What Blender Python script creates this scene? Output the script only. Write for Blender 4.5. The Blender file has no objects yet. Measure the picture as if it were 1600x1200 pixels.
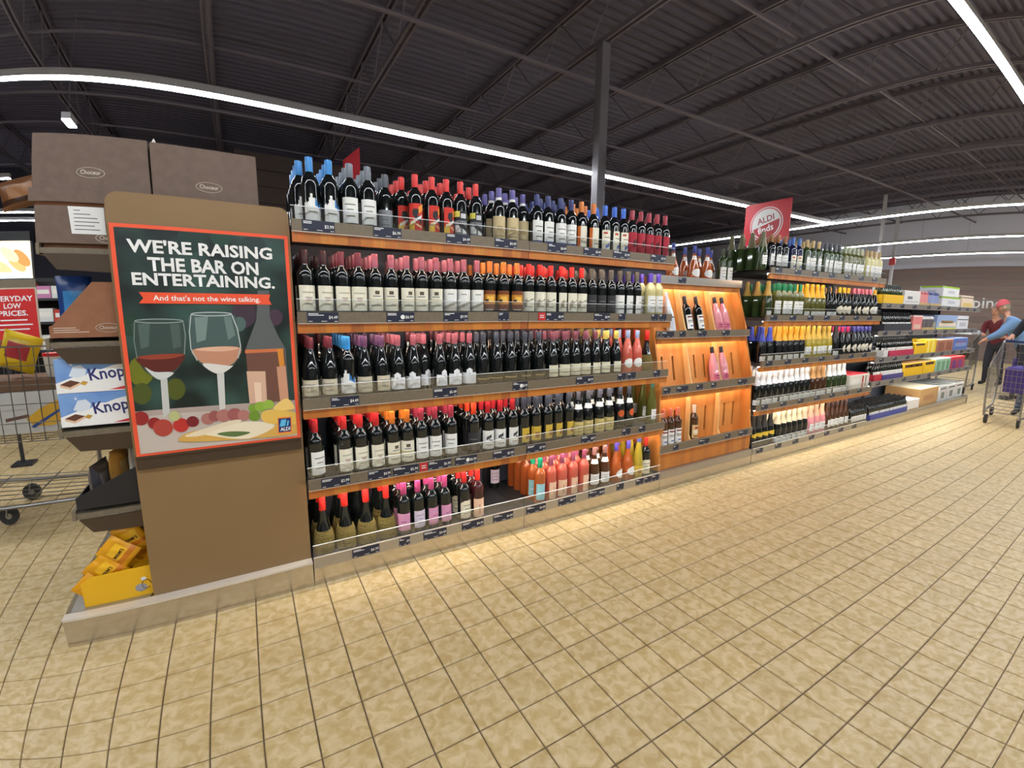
import bpy, bmesh, math, random
from mathutils import Vector, Matrix
random.seed(7)

# ------------------------------------------------------------------ camera
S = .1524                                   # one floor tile, metres
CAM = Vector(((-.66502 - .67) * S, (-13.35042 - 1.15) * S, 8.85160 * S))
RI = Vector((.86085821, -.50871769, .01137801))
UP = Vector((.07393984, .14718247, .98634184))
FW = Vector((.50344418, .84825918, -.16431774))
K = (1.375014, .309168, -1.705066, 1.089943)  # lens: angle from the axis against radius on the sensor
cd = bpy.data.cameras.new('camera')
cd.type = 'PANO'
cd.panorama_type = 'FISHEYE_LENS_POLYNOMIAL'
cd.sensor_width = 36; cd.sensor_height = 27; cd.sensor_fit = 'HORIZONTAL'
cd.fisheye_fov = math.radians(179)
for i, k in enumerate(K):
    setattr(cd, 'fisheye_polynomial_k%d' % (i + 1), -k / 22.5 ** (i + 1))
cd.fisheye_polynomial_k0 = 0
cd.clip_end = 200
cam = bpy.data.objects.new('camera', cd)
bpy.context.scene.collection.objects.link(cam)
cam.matrix_world = Matrix(((RI.x, UP.x, -FW.x, CAM.x), (RI.y, UP.y, -FW.y, CAM.y), (RI.z, UP.z, -FW.z, CAM.z), (0, 0, 0, 1)))
sc = bpy.context.scene
sc.camera = cam

# ------------------------------------------------------------------ world and exposure
w = bpy.data.worlds.new('world'); sc.world = w; w.use_nodes = True
w.node_tree.nodes['Background'].inputs[0].default_value = (.75, .8, 1, 1)
w.node_tree.nodes['Background'].inputs[1].default_value = .05
sc.view_settings.view_transform = 'Standard'
sc.view_settings.look = 'None'
sc.view_settings.gamma = 1
sc.view_settings.use_curve_mapping = False
sc.view_settings.exposure = 0.0
LED = 57.0          # ceiling light strips
LIP = 34.0           # light strips under the shelf lips

# ------------------------------------------------------------------ photo pixel <-> place
def theta(r): return K[0] * r + K[1] * r ** 2 + K[2] * r ** 3 + K[3] * r ** 4
TB = [theta(i / 1000) for i in range(1151)]
def ray(px, py):
    dx, dy = px - 800, 600 - py
    r = math.hypot(dx, dy) / 1000; t = theta(r); s = math.sin(t) / max(r * 1000, 1e-9)
    return RI * (dx * s) + UP * (dy * s) + FW * math.cos(t)
def P(px, py, X=None, Y=None, Z=None):
    d = ray(px, py)
    if X is not None: t = (X - CAM.x) / d.x
    elif Y is not None: t = (Y - CAM.y) / d.y
    else: t = (Z - CAM.z) / d.z
    return CAM + d * t
def proj(p):
    d = Vector(p) - CAM
    a, b, c = d.dot(RI), d.dot(UP), d.dot(FW)
    s = math.hypot(a, b); t = math.atan2(s, c)
    if t >= TB[-1]: return None
    lo, hi = 0, 1150
    while hi - lo > 1:
        m = (lo + hi) // 2
        if TB[m] < t: lo = m
        else: hi = m
    r = lo + (t - TB[lo]) / max(TB[hi] - TB[lo], 1e-9)
    return 800 + r * a / max(s, 1e-9), 600 - r * b / max(s, 1e-9)
def Xat(px, Y, Z):
    lo, hi = -1.5, 14
    for _ in range(40):
        m = (lo + hi) / 2; q = proj((m, Y, Z))
        if q is not None and q[0] < px: lo = m
        else: hi = m
    return lo

# ------------------------------------------------------------------ helpers
COL = sc.collection
def tag(o, label=None, cat=None, group=None, kind=None):
    if label: o['label'] = label
    if cat: o['category'] = cat
    if group: o['group'] = group
    if kind: o['kind'] = kind
    return o
def empty(name, loc, label=None, cat=None, group=None, rz=0, kind=None):
    o = bpy.data.objects.new(name, None); COL.objects.link(o)
    o.empty_display_size = .05
    o.location = loc; o.rotation_euler = (0, 0, rz)
    return tag(o, label, cat, group, kind)
def link(name, me, parent=None, loc=None, world=False):
    o = bpy.data.objects.new(name, me); COL.objects.link(o)
    if parent is not None:
        o.parent = parent
        if world and parent.parent is None:
            o.matrix_parent_inverse = (Matrix.Translation(parent.location) @ parent.rotation_euler.to_matrix().to_4x4()).inverted()
        # a part built in world coordinates has an identity world matrix, so its own parts need no inverse
    if loc is not None: o.location = loc
    return o

class MB:
    def __init__(s): s.v = []; s.f = []; s.m = []; s.s = []
    def add(s, vs, fs, mi=0, sm=False):
        n = len(s.v); s.v += [tuple(v) for v in vs]
        for f in fs: s.f.append(tuple(n + i for i in f)); s.m.append(mi); s.s.append(sm)
        return s
    def box(s, x0, y0, z0, x1, y1, z1, mi=0):
        return s.add([(x0, y0, z0), (x1, y0, z0), (x1, y1, z0), (x0, y1, z0), (x0, y0, z1), (x1, y0, z1), (x1, y1, z1), (x0, y1, z1)],
                     [(0, 3, 2, 1), (4, 5, 6, 7), (0, 1, 5, 4), (1, 2, 6, 5), (2, 3, 7, 6), (3, 0, 4, 7)], mi)
    def bbox(s, x0, y0, z0, x1, y1, z1, b, mi=0):      # box with bevelled vertical and top edges
        pts = lambda d: [(x0 + d, y0), (x1 - d, y0), (x1, y0 + d), (x1, y1 - d), (x1 - d, y1), (x0 + d, y1), (x0, y1 - d), (x0, y0 + d)]
        a = [(x, y, z0) for x, y in pts(b)]; c = [(x, y, z1 - b) for x, y in pts(b)]
        cx, cy = (x0 + x1) / 2, (y0 + y1) / 2
        sx = 1 - 2 * b / max(x1 - x0, 1e-6); sy = 1 - 2 * b / max(y1 - y0, 1e-6)
        d = [(cx + (x - cx) * sx, cy + (y - cy) * sy, z1) for x, y in pts(b)]
        fs = [tuple(range(7, -1, -1)), tuple(range(16, 24))]
        for k in range(8):
            j = (k + 1) % 8
            fs += [(k, j, 8 + j, 8 + k), (8 + k, 8 + j, 16 + j, 16 + k)]
        return s.add(a + c + d, fs, mi)
    def prism(s, poly, axis, a, b, mi=0):               # polygon extruded along an axis
        mk = {'X': lambda u, v, w: (w, u, v), 'Y': lambda u, v, w: (u, w, v), 'Z': lambda u, v, w: (u, v, w)}[axis]
        n = len(poly)
        vs = [mk(u, v, a) for u, v in poly] + [mk(u, v, b) for u, v in poly]
        fs = [tuple(range(n)), tuple(range(2 * n - 1, n - 1, -1))] + [(i, n + i, n + (i + 1) % n, (i + 1) % n) for i in range(n)]
        return s.add(vs, fs, mi)
    def lathe(s, prof, n=20, mi=0, c=(0, 0, 0), sm=True):
        vs = []
        for r, z in prof:
            for k in range(n):
                a = 2 * math.pi * k / n; vs.append((c[0] + r * math.cos(a), c[1] + r * math.sin(a), c[2] + z))
        fs = []
        for i in range(len(prof) - 1):
            for k in range(n):
                j = (k + 1) % n; fs.append((i * n + k, i * n + j, (i + 1) * n + j, (i + 1) * n + k))
        m = len(prof) - 1
        s.add(vs, fs, mi, sm)
        b = len(s.v) - len(vs)
        if prof[0][0] > 1e-5: s.f.append(tuple(b + k for k in range(n - 1, -1, -1))); s.m.append(mi); s.s.append(False)
        if prof[m][0] > 1e-5: s.f.append(tuple(b + m * n + k for k in range(n))); s.m.append(mi); s.s.append(False)
        return s
    def tube(s, pts, r, n=6, mi=0, closed=False, r1=None):
        pts = [Vector(p) for p in pts]; N = len(pts); vs = []; up = None
        for i, p in enumerate(pts):
            if closed: t = pts[(i + 1) % N] - pts[i - 1]
            else: t = pts[min(i + 1, N - 1)] - pts[max(i - 1, 0)]
            t.normalize()
            if up is None: up = Vector((0, 0, 1)) if abs(t.z) < .9 else Vector((1, 0, 0))
            a = t.cross(up)
            if a.length < 1e-4: a = t.cross(Vector((1, .3, .2)))
            a.normalize(); b = a.cross(t).normalized(); up = b
            rr = r if r1 is None else r + (r1 - r) * i / max(N - 1, 1)
            for k in range(n):
                g = 2 * math.pi * k / n; vs.append(p + a * (rr * math.cos(g)) + b * (rr * math.sin(g)))
        fs = []
        for i in range(N if closed else N - 1):
            i2 = (i + 1) % N
            for k in range(n):
                j = (k + 1) % n; fs.append((i * n + k, i2 * n + k, i2 * n + j, i * n + j))
        if not closed: fs += [tuple(range(n)), tuple((N - 1) * n + k for k in range(n - 1, -1, -1))]
        return s.add(vs, fs, mi, n > 5)
    def blob(s, c, r, n=10, m=7, mi=0, f=None):
        vs = []; fs = []
        for i in range(m + 1):
            t = math.pi * i / m
            for k in range(n):
                a = 2 * math.pi * k / n
                p = Vector((math.sin(t) * math.cos(a), math.sin(t) * math.sin(a), -math.cos(t)))
                if f: p = f(p)
                vs.append((c[0] + p.x * r[0], c[1] + p.y * r[1], c[2] + p.z * r[2]))
        for i in range(m):
            for k in range(n):
                j = (k + 1) % n; fs.append((i * n + k, i * n + j, (i + 1) * n + j, (i + 1) * n + k))
        return s.add(vs, fs, mi, True)
    def mesh(s, name, mats):
        me = bpy.data.meshes.new(name); me.from_pydata(s.v, [], s.f)
        for m in (mats if isinstance(mats, (list, tuple)) else [mats]): me.materials.append(m)
        me.polygons.foreach_set('material_index', s.m); me.polygons.foreach_set('use_smooth', s.s)
        bm = bmesh.new(); bm.from_mesh(me)
        bmesh.ops.recalc_face_normals(bm, faces=bm.faces); bm.to_mesh(me); bm.free()
        if any(s.s):
            try: me.set_sharp_from_angle(angle=math.radians(40))
            except Exception: pass
        me.update(); return me
    def obj(s, name, mats, parent=None, world=True, loc=None):
        return link(name, s.mesh(name, mats), parent, loc, world)

# ------------------------------------------------------------------ materials
MC = {}
def mat(name, col, rough=.5, metal=0., spec=.5, emit=0., trans=0., coat=0., bump=None):
    key = (name,)
    if key in MC: return MC[key]
    m = bpy.data.materials.new(name); m.use_nodes = True
    b = m.node_tree.nodes['Principled BSDF']
    b.inputs['Base Color'].default_value = (*col, 1); b.inputs['Roughness'].default_value = rough
    b.inputs['Metallic'].default_value = metal; b.inputs['Specular IOR Level'].default_value = spec
    b.inputs['Transmission Weight'].default_value = trans; b.inputs['Coat Weight'].default_value = coat
    if emit:
        b.inputs['Emission Color'].default_value = (*col, 1); b.inputs['Emission Strength'].default_value = emit
    m.diffuse_color = (*col, 1)
    if bump:
        n = m.node_tree.nodes; l = m.node_tree.links
        tx = n.new('ShaderNodeTexNoise'); tx.inputs['Scale'].default_value = bump[0]; tx.inputs['Detail'].default_value = 4
        tc = n.new('ShaderNodeTexCoord'); l.new(tc.outputs['Object'], tx.inputs['Vector'])
        bp = n.new('ShaderNodeBump'); bp.inputs['Strength'].default_value = bump[1]; bp.inputs['Distance'].default_value = .01
        l.new(tx.outputs['Fac'], bp.inputs['Height']); l.new(bp.outputs['Normal'], b.inputs['Normal'])
    MC[key] = m; return m
def srgb(r, g, b):
    f = lambda c: (c / 255 / 12.92) if c / 255 <= .04045 else ((c / 255 + .055) / 1.055) ** 2.4
    return (f(r), f(g), f(b))
def noisemat(name, c0, c1, scale, rough=.5, stretch=(1, 1, 1), metal=0., detail=4, lo=.35, hi=.65, bump=0., coord='Object'):
    m = mat(name, c0, rough, metal); n = m.node_tree.nodes; l = m.node_tree.links
    tc = n.new('ShaderNodeTexCoord'); mp = n.new('ShaderNodeMapping'); mp.inputs['Scale'].default_value = stretch
    tx = n.new('ShaderNodeTexNoise'); tx.inputs['Scale'].default_value = scale; tx.inputs['Detail'].default_value = detail
    cr = n.new('ShaderNodeValToRGB'); cr.color_ramp.elements[0].position = lo; cr.color_ramp.elements[1].position = hi
    cr.color_ramp.elements[0].color = (*c0, 1); cr.color_ramp.elements[1].color = (*c1, 1)
    l.new(tc.outputs[coord], mp.inputs['Vector']); l.new(mp.outputs['Vector'], tx.inputs['Vector'])
    l.new(tx.outputs['Fac'], cr.inputs['Fac']); l.new(cr.outputs['Color'], n['Principled BSDF'].inputs['Base Color'])
    if bump:
        bp = n.new('ShaderNodeBump'); bp.inputs['Strength'].default_value = bump; bp.inputs['Distance'].default_value = .004
        l.new(tx.outputs['Fac'], bp.inputs['Height']); l.new(bp.outputs['Normal'], n['Principled BSDF'].inputs['Normal'])
    return m
def staves(name, cols, width, axis=0, rough=.4, grain=90):
    """wood glued up from narrow staves side by side along one axis, each with its own tone and grain"""
    m = mat(name, cols[0], rough); n = m.node_tree.nodes; l = m.node_tree.links
    g = n.new('ShaderNodeNewGeometry'); sp = n.new('ShaderNodeSeparateXYZ'); l.new(g.outputs['Position'], sp.inputs[0])
    d = n.new('ShaderNodeMath'); d.operation = 'DIVIDE'; d.inputs[1].default_value = width; l.new(sp.outputs[axis], d.inputs[0])
    fl = n.new('ShaderNodeMath'); fl.operation = 'FLOOR'; l.new(d.outputs[0], fl.inputs[0])
    wn = n.new('ShaderNodeTexWhiteNoise'); wn.noise_dimensions = '1D'; l.new(fl.outputs[0], wn.inputs['W'])
    cr = n.new('ShaderNodeValToRGB')
    while len(cr.color_ramp.elements) < len(cols): cr.color_ramp.elements.new(.5)
    for i, c in enumerate(cols):
        cr.color_ramp.elements[i].position = i / (len(cols) - 1); cr.color_ramp.elements[i].color = (*c, 1)
    l.new(wn.outputs['Value'], cr.inputs['Fac'])
    mp = n.new('ShaderNodeMapping'); st = [1, 1, .06] if axis != 2 else [.06, .06, 1]; mp.inputs['Scale'].default_value = st
    l.new(g.outputs['Position'], mp.inputs['Vector'])
    tx = n.new('ShaderNodeTexNoise'); tx.inputs['Scale'].default_value = grain; tx.inputs['Detail'].default_value = 3
    l.new(mp.outputs['Vector'], tx.inputs['Vector'])
    mx = n.new('ShaderNodeMix'); mx.data_type = 'RGBA'; mx.blend_type = 'MULTIPLY'; mx.inputs['Factor'].default_value = .45
    l.new(cr.outputs['Color'], mx.inputs['A']); l.new(tx.outputs['Color'], mx.inputs['B'])
    gm = n.new('ShaderNodeBrightContrast'); gm.inputs['Bright'].default_value = .02
    l.new(mx.outputs['Result'], gm.inputs['Color']); l.new(gm.outputs['Color'], n['Principled BSDF'].inputs['Base Color'])
    return m
def clear(name, tint=(1, 1, 1), fac=.12, rough=.03):
    m = bpy.data.materials.new(name); m.use_nodes = True; n = m.node_tree.nodes; l = m.node_tree.links
    n.remove(n['Principled BSDF']); o = n['Material Output']
    a = n.new('ShaderNodeBsdfTransparent'); a.inputs[0].default_value = (*tint, 1)
    b = n.new('ShaderNodeBsdfGlossy'); b.inputs['Roughness'].default_value = rough; b.inputs[0].default_value = (1, 1, 1, 1)
    mx = n.new('ShaderNodeMixShader'); mx.inputs[0].default_value = fac; l.new(a.outputs[0], mx.inputs[1]); l.new(b.outputs[0], mx.inputs[2])
    l.new(mx.outputs[0], o.inputs[0]); return m

M_led = mat('led_light', (.92, .96, 1), emit=LED)
M_lip = mat('shelf_led_light', (1, .93, .8), emit=LIP)
M_lip2 = mat('floor_led_light', (1, .91, .74), emit=LIP * 2.0)
M_housing = mat('lamp_housing', (.5, .5, .52), .5)
M_taupe = noisemat('taupe_metal', srgb(112, 101, 84), srgb(120, 108, 90), 60, .42)
M_silver = mat('brushed_aluminium', srgb(176, 172, 164), .36, .75, bump=(300, .05))
M_kick = noisemat('satin_kick_plate', srgb(196, 188, 174), srgb(204, 196, 182), 9, .2, (1, 1, 8), metal=.85)
M_line = mat('pale_edge', srgb(215, 205, 190), .35, .2)
M_black = mat('black_metal', (.012, .012, .014), .5)
M_char = mat('charcoal_shelf', (.035, .037, .042), .42, .2)
M_slate = mat('slate_back_panel', srgb(70, 78, 96), .5)
M_wood = staves('oiled_beech_strip', [srgb(178, 94, 16), srgb(216, 130, 30), srgb(196, 108, 20), srgb(224, 142, 38)], .058, 0, .38)
M_rack = noisemat('honey_wood', srgb(190, 118, 52), srgb(212, 144, 74), 14, .42, (1, 1, .12), detail=6)
M_rackedge = noisemat('pale_wood_edge', srgb(226, 178, 112), srgb(238, 196, 132), 20, .45, (1, 1, .1))
M_navy = mat('price_card', srgb(30, 36, 58), .4)
M_white = mat('white_print', srgb(238, 238, 236), .5)
M_redcard = mat('red_card', srgb(190, 40, 44), .45)
M_panel = noisemat('mocha_panel', srgb(134, 106, 70), srgb(138, 110, 74), 3, .5)
M_darkbronze = mat('dark_bronze', srgb(78, 64, 50), .4, .4)
M_orange = mat('poster_orange', srgb(238, 88, 52), .45)
M_guard = clear('clear_acrylic', (.96, .97, .97), .10)
M_guardedge = mat('acrylic_edge', (.85, .88, .9), .15, emit=0)
M_kraft = noisemat('mocha_carton', srgb(104, 86, 76), srgb(112, 93, 82), 30, .7)
M_kraft2 = noisemat('brown_carton', srgb(140, 92, 64), srgb(148, 99, 70), 25, .7)
def paint(c, rough=.55, metal=0.):
    return mat('colour_%02x%02x%02x_%d' % (*[int(v) for v in c], int(rough * 100)), srgb(*c), rough, metal)

# ------------------------------------------------------------------ floor
def tilemat():
    m = mat('cream_quarry_tile', srgb(205, 175, 120), .42); n = m.node_tree.nodes; l = m.node_tree.links
    g = n.new('ShaderNodeNewGeometry')
    tx = n.new('ShaderNodeTexNoise'); tx.inputs['Scale'].default_value = 26; tx.inputs['Detail'].default_value = 5; tx.inputs['Distortion'].default_value = .6
    l.new(g.outputs['Position'], tx.inputs['Vector'])
    cr = n.new('ShaderNodeValToRGB'); e = cr.color_ramp.elements
    e[0].position = .38; e[0].color = (*srgb(184, 157, 104), 1); e[1].position = .62; e[1].color = (*srgb(206, 184, 142), 1)
    l.new(tx.outputs['Fac'], cr.inputs['Fac'])
    sc_ = n.new('ShaderNodeVectorMath'); sc_.operation = 'MULTIPLY_ADD'; sc_.inputs[1].default_value = (1 / S, 1 / S, 0); sc_.inputs[2].default_value = (.67, 1.15, 0)
    l.new(g.outputs['Position'], sc_.inputs[0])
    fl = n.new('ShaderNodeVectorMath'); fl.operation = 'FLOOR'; l.new(sc_.outputs[0], fl.inputs[0])
    wn = n.new('ShaderNodeTexWhiteNoise'); wn.noise_dimensions = '2D'; l.new(fl.outputs[0], wn.inputs['Vector'])
    mr = n.new('ShaderNodeMapRange'); mr.inputs['To Min'].default_value = .95; mr.inputs['To Max'].default_value = 1.04; l.new(wn.outputs['Value'], mr.inputs['Value'])
    hs = n.new('ShaderNodeHueSaturation'); l.new(mr.outputs[0], hs.inputs['Value']); l.new(cr.outputs['Color'], hs.inputs['Color'])
    l.new(hs.outputs['Color'], n['Principled BSDF'].inputs['Base Color'])
    mr2 = n.new('ShaderNodeMapRange'); mr2.inputs['To Min'].default_value = .44; mr2.inputs['To Max'].default_value = .62; l.new(tx.outputs['Fac'], mr2.inputs['Value'])
    l.new(mr2.outputs[0], n['Principled BSDF'].inputs['Roughness'])
    bp = n.new('ShaderNodeBump'); bp.inputs['Strength'].default_value = .12; bp.inputs['Distance'].default_value = .004
    l.new(tx.outputs['Fac'], bp.inputs['Height']); l.new(bp.outputs['Normal'], n['Principled BSDF'].inputs['Normal'])
    return m
M_tile = tilemat()
M_grout = noisemat('brown_grout', srgb(98, 82, 60), srgb(112, 94, 70), 40, .85)
floor = MB().box(-9, -11, -.06, 20, 15, -.005).obj('floor', M_grout)
tag(floor, kind='structure')
def tile_shape(mb, x, y, h=S / 2 - .0024, b=.0025):
    vs = [(x + a * h, y + c * h, -.006) for a, c in ((-1, -1), (1, -1), (1, 1), (-1, 1))] + \
         [(x + a * h, y + c * h, -.002) for a, c in ((-1, -1), (1, -1), (1, 1), (-1, 1))] + \
         [(x + a * (h - b), y + c * (h - b), 0) for a, c in ((-1, -1), (1, -1), (1, 1), (-1, 1))]
    fs = [(8, 9, 10, 11)]
    for k in range(4):
        j = (k + 1) % 4; fs += [(k, j, 4 + j, 4 + k), (4 + k, 4 + j, 8 + j, 8 + k)]
    mb.add(vs, fs)
def in_view(p, pad=20):
    q = proj(p); return q is not None and -pad < q[0] < 1600 + pad and -pad < q[1] < 1200 + pad
tiles = []; rest = []
for i in range(-45, 125):
    for j in range(-32, 40):
        x = (i + .5 - .67) * S; y = (-j - .5 - 1.15) * S
        if -.93 < x - S / 2 and x + S / 2 < 9.3 and y - S / 2 > .02 and y + S / 2 < 1.15: continue
        if not in_view((x, y, 0), 60):
            if -4.5 < x < 16 and -6 < y < 4.5: rest.append((x, y))
            continue
        c = [proj((x + a * S / 2, y + b * S / 2, 0)) for a, b in ((-1, -1), (1, -1), (1, 1), (-1, 1))]
        if None in c: rest.append((x, y)); continue
        ar = abs(sum(c[k][0] * c[(k + 1) % 4][1] - c[(k + 1) % 4][0] * c[k][1] for k in range(4))) / 2
        whole = all(0 < q[0] < 1600 and 0 < q[1] < 1200 for q in c)
        tiles.append((-(ar if whole else ar * .5), x, y))
tiles.sort()
mb = MB(); tile_shape(mb, 0, 0); tm = mb.mesh('tile', M_tile)
for _, x, y in tiles[:300]:
    o = link('tile', tm, floor); o.location = (x, y, 0)
mb = MB()
for _, x, y in tiles[300:]: tile_shape(mb, x, y)
for x, y in rest: tile_shape(mb, x, y)
tag(mb.obj('tile_field', M_tile, floor), kind='stuff')

# ------------------------------------------------------------------ ceiling: ribbed deck, open web joists, bridging
M_deck = mat('dark_painted_deck', srgb(98, 94, 112), .7)
M_joist = mat('dark_painted_steel', srgb(116, 108, 118), .6)
ZD = 4.95
mb = MB(); prof = []
y = -11.
while y < 14.4:
    prof += [(y, ZD), (y + .06, ZD), (y + .085, ZD + .045), (y + .125, ZD + .045)]; y += .15
vs = [(x, a, b) for x in (-9., 20.) for a, b in prof]; n = len(prof)
mb.add(vs, [(k, k + 1, n + k + 1, n + k) for k in range(n - 1)])
mb.box(-9, -11, ZD + .06, 20, 15, ZD + .12)
ceiling = tag(mb.obj('ceiling', M_deck), kind='structure')
JX = [-6.2, -4.3, -2.37, -.37, 1.56, 3.5, 5.35, 7.25, 9.2, 11.02, 12.9, 14.8, 16.7, 18.5]
ZB = 4.3
mb = MB(); y0, y1 = -10.9, 13.9
for dx in (-.045, .02):
    mb.box(dx, y0, ZB, dx + .025, y1, ZB + .05)
    mb.box(dx, y0, ZD - .07, dx + .025, y1, ZD - .005)
y = y0 + .1; k = 0
while y < y1 - .7:
    mb.tube([(0, y, ZB + .03), (0, y + .55, ZD - .04)], .011, 4); mb.tube([(0, y + .55, ZD - .04), (0, y + 1.1, ZB + .03)], .011, 4)
    y += 1.1
jm = mb.mesh('joist', M_joist)
for x in JX:
    o = link('joist', jm, ceiling); o.location = (x, 0, 0)
for yb in (-3.2, .9, 4.6, 8.2, 11.4):
    MB().box(-8, yb, ZB + .055, 19, yb + .03, ZB + .085).obj('bridging_bar', M_joist, ceiling)
for yb, zz in ((2.6, 4.7), (6.3, 4.75)):
    MB().tube([(-8, yb, zz - .52), (19, yb, zz - .52)], .025, 8).obj('sprinkler_pipe', M_joist, ceiling)

# ------------------------------------------------------------------ walls
M_plank = staves('brown_plank', [srgb(132, 110, 100), srgb(142, 118, 106), srgb(124, 104, 96)], .19, 2, .6, 30)
M_plank2 = staves('dark_brown_plank', [srgb(78, 58, 50), srgb(86, 64, 54), srgb(70, 52, 46)], .3, 2, .6, 30)
M_grey = mat('pale_grey_wall', srgb(214, 214, 226), .7)
M_night = mat('dark_wall', srgb(52, 50, 62), .8)
XW = 19.
wall = tag(MB().box(XW + .03, -11, 0, XW + .2, 15, ZD).obj('wall_right', M_grey), kind='structure')
for k in range(15):
    z = k * .19; MB().box(XW - .01, -11, z + .004, XW + .03, 15, z + .19).obj('plank', M_plank, wall)
tag(MB().box(-9, 14.6, 0, 20, 14.8, ZD).obj('wall_back', M_night), kind='structure')
tag(MB().box(-9.2, -11, 0, -9, 15, ZD).obj('wall_left', M_night), kind='structure')
tag(MB().box(-9.2, -11.2, 0, 20, -11, ZD).obj('wall_front', mat('warm_grey_wall', srgb(150, 146, 140), .7)), kind='structure')
bulk = tag(MB().box(-.12, 8.06, 0, 1.95, 8.5, 4.25).obj('wall_partition', M_night), kind='structure')
for k in range(14):
    z = k * .3; MB().box(-.14, 8.02, z + .012, 1.97, 8.06, z + .3).obj('plank', M_plank2, bulk)

# lettering on the far wall
def text_mesh(body, size, ext=0., bold=0., sx=1., cache={}):
    key = (body, size, ext, bold, sx)
    if key in cache: return cache[key]
    c = bpy.data.curves.new('lettering', 'FONT'); c.body = body; c.size = size; c.extrude = ext; c.offset = bold
    c.align_x = 'LEFT'; c.resolution_u = 2
    o = bpy.data.objects.new('lettering', c); COL.objects.link(o)
    dg = bpy.context.evaluated_depsgraph_get(); me = bpy.data.meshes.new_from_object(o.evaluated_get(dg))
    bpy.data.objects.remove(o); bpy.data.curves.remove(c)
    if sx != 1:
        for v in me.vertices: v.co.x *= sx
    me.name = 'lettering'; cache[key] = me; return me
def text(body, p, xdir, up, width, height, m, parent, name='lettering', bold=0., ext=.0004):
    """flat lettering whose lower left corner is p, running along xdir; width or height None keeps the proportion"""
    src = text_mesh(body, 1, 0, bold)
    xs = [v.co.x for v in src.vertices]; ys = [v.co.y for v in src.vertices]
    x0, x1, y0, y1 = min(xs), max(xs), min(ys), max(ys)
    kx = width / (x1 - x0) if width else None; ky = height / (y1 - y0) if height else None
    kx = kx or ky; ky = ky or kx
    X = Vector(xdir).normalized(); U = Vector(up).normalized(); N = X.cross(U)
    me = src.copy()
    for v in me.vertices:
        v.co = Vector(p) + X * ((v.co.x - x0) * kx) + U * ((v.co.y - y0) * ky) + N * ext
    me.materials.clear(); me.materials.append(m)
    return link(name, me, parent, None, True)
a = P(1522, 484, X=XW - .02); b = P(1566, 484, X=XW - .02)
wd = abs(b.y - a.y)
wall_sign = empty('wall_lettering', (XW - .012, a.y, a.z), 'white lettering on the brown plank wall at the far end', 'lettering')
M_sign = mat('white_acrylic_letters', srgb(235, 235, 235), .4)
full = wd * 2.45
lt = text('Shopping', (XW - .012, b.y + full, a.z - .06), (0, -1, 0), (0, 0, 1), full, None, M_sign, wall_sign, bold=.012, ext=0)
for v in list(lt.data.vertices): pass
sol = lt.modifiers.new('depth', 'SOLIDIFY'); sol.thickness = .03; sol.offset = 0

# ------------------------------------------------------------------ ceiling light strips
def strip(x0, y0, x1, y1, label, z=3.0, wd=.035):
    L = math.hypot(x1 - x0, y1 - y0)
    o = empty('light_strip', ((x0 + x1) / 2, (y0 + y1) / 2, z), label, 'ceiling light', 'hanging line lights')
    if abs(x1 - x0) > abs(y1 - y0): bx = lambda d, e, z0, z1: (min(x0, x1) + e, y0 - d, z0, max(x0, x1) - e, y0 + d, z1)
    else: bx = lambda d, e, z0, z1: (x0 - d, min(y0, y1) + e, z0, x0 + d, max(y0, y1) - e, z1)
    MB().box(*[bx(wd + .004, 0, z + .012, z + .07)[k] for k in range(6)]).obj('housing', M_housing, o)
    MB().box(*[bx(wd, .005, z, z + .012)[k] for k in range(6)]).obj('diffuser', M_led, o)
    n = max(1, int(L / 3))
    for k in range(n):
        t = (k + .5) / n; x = x0 + (x1 - x0) * t; y = y0 + (y1 - y0) * t
        MB().tube([(x, y, z + .065), (x, y, ZD + .02)], .0025, 4).obj('suspension_wire', M_joist, o)
strip(-7, -1.34, 9.3, -1.34, 'long white light strip hung above the aisle in front of the wine shelves')
strip(-7, 2.36, 3.71, 2.36, 'long white light strip behind the wine shelves, running up to the grey post')
strip(3.73, 2.36, 9.4, 2.36, 'white light strip running on from the grey post behind the red hanging sign')
strip(9.46, -6, 9.46, 7, 'white light strip crossing above the end of the shelves')
strip(13.2, -6, 13.2, 7, 'white light strip between the crossing strip and the far wall')
strip(16.6, -6, 16.6, 7, 'white light strip hanging closest to the far grey wall')
strip(-1.53, 3.4, -1.53, 3.66, 'short white light showing above the left carton')
strip(-7.5, 6.1, -2.86, 6.1, 'white light strip behind the snack bag left of the cartons')
strip(-8.5, 9.1, -2.9, 9.1, 'upper of two thin white light strips far behind the cartons')
strip(-8.5, 10.2, -2.9, 10.2, 'lower of two thin white light strips far behind the cartons')
strip(-7, -5.0, 9.3, -5.0, 'white light strip above the next aisle')
strip(-7, -8.7, 9.3, -8.7, 'white light strip above the aisle by the front wall')

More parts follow.
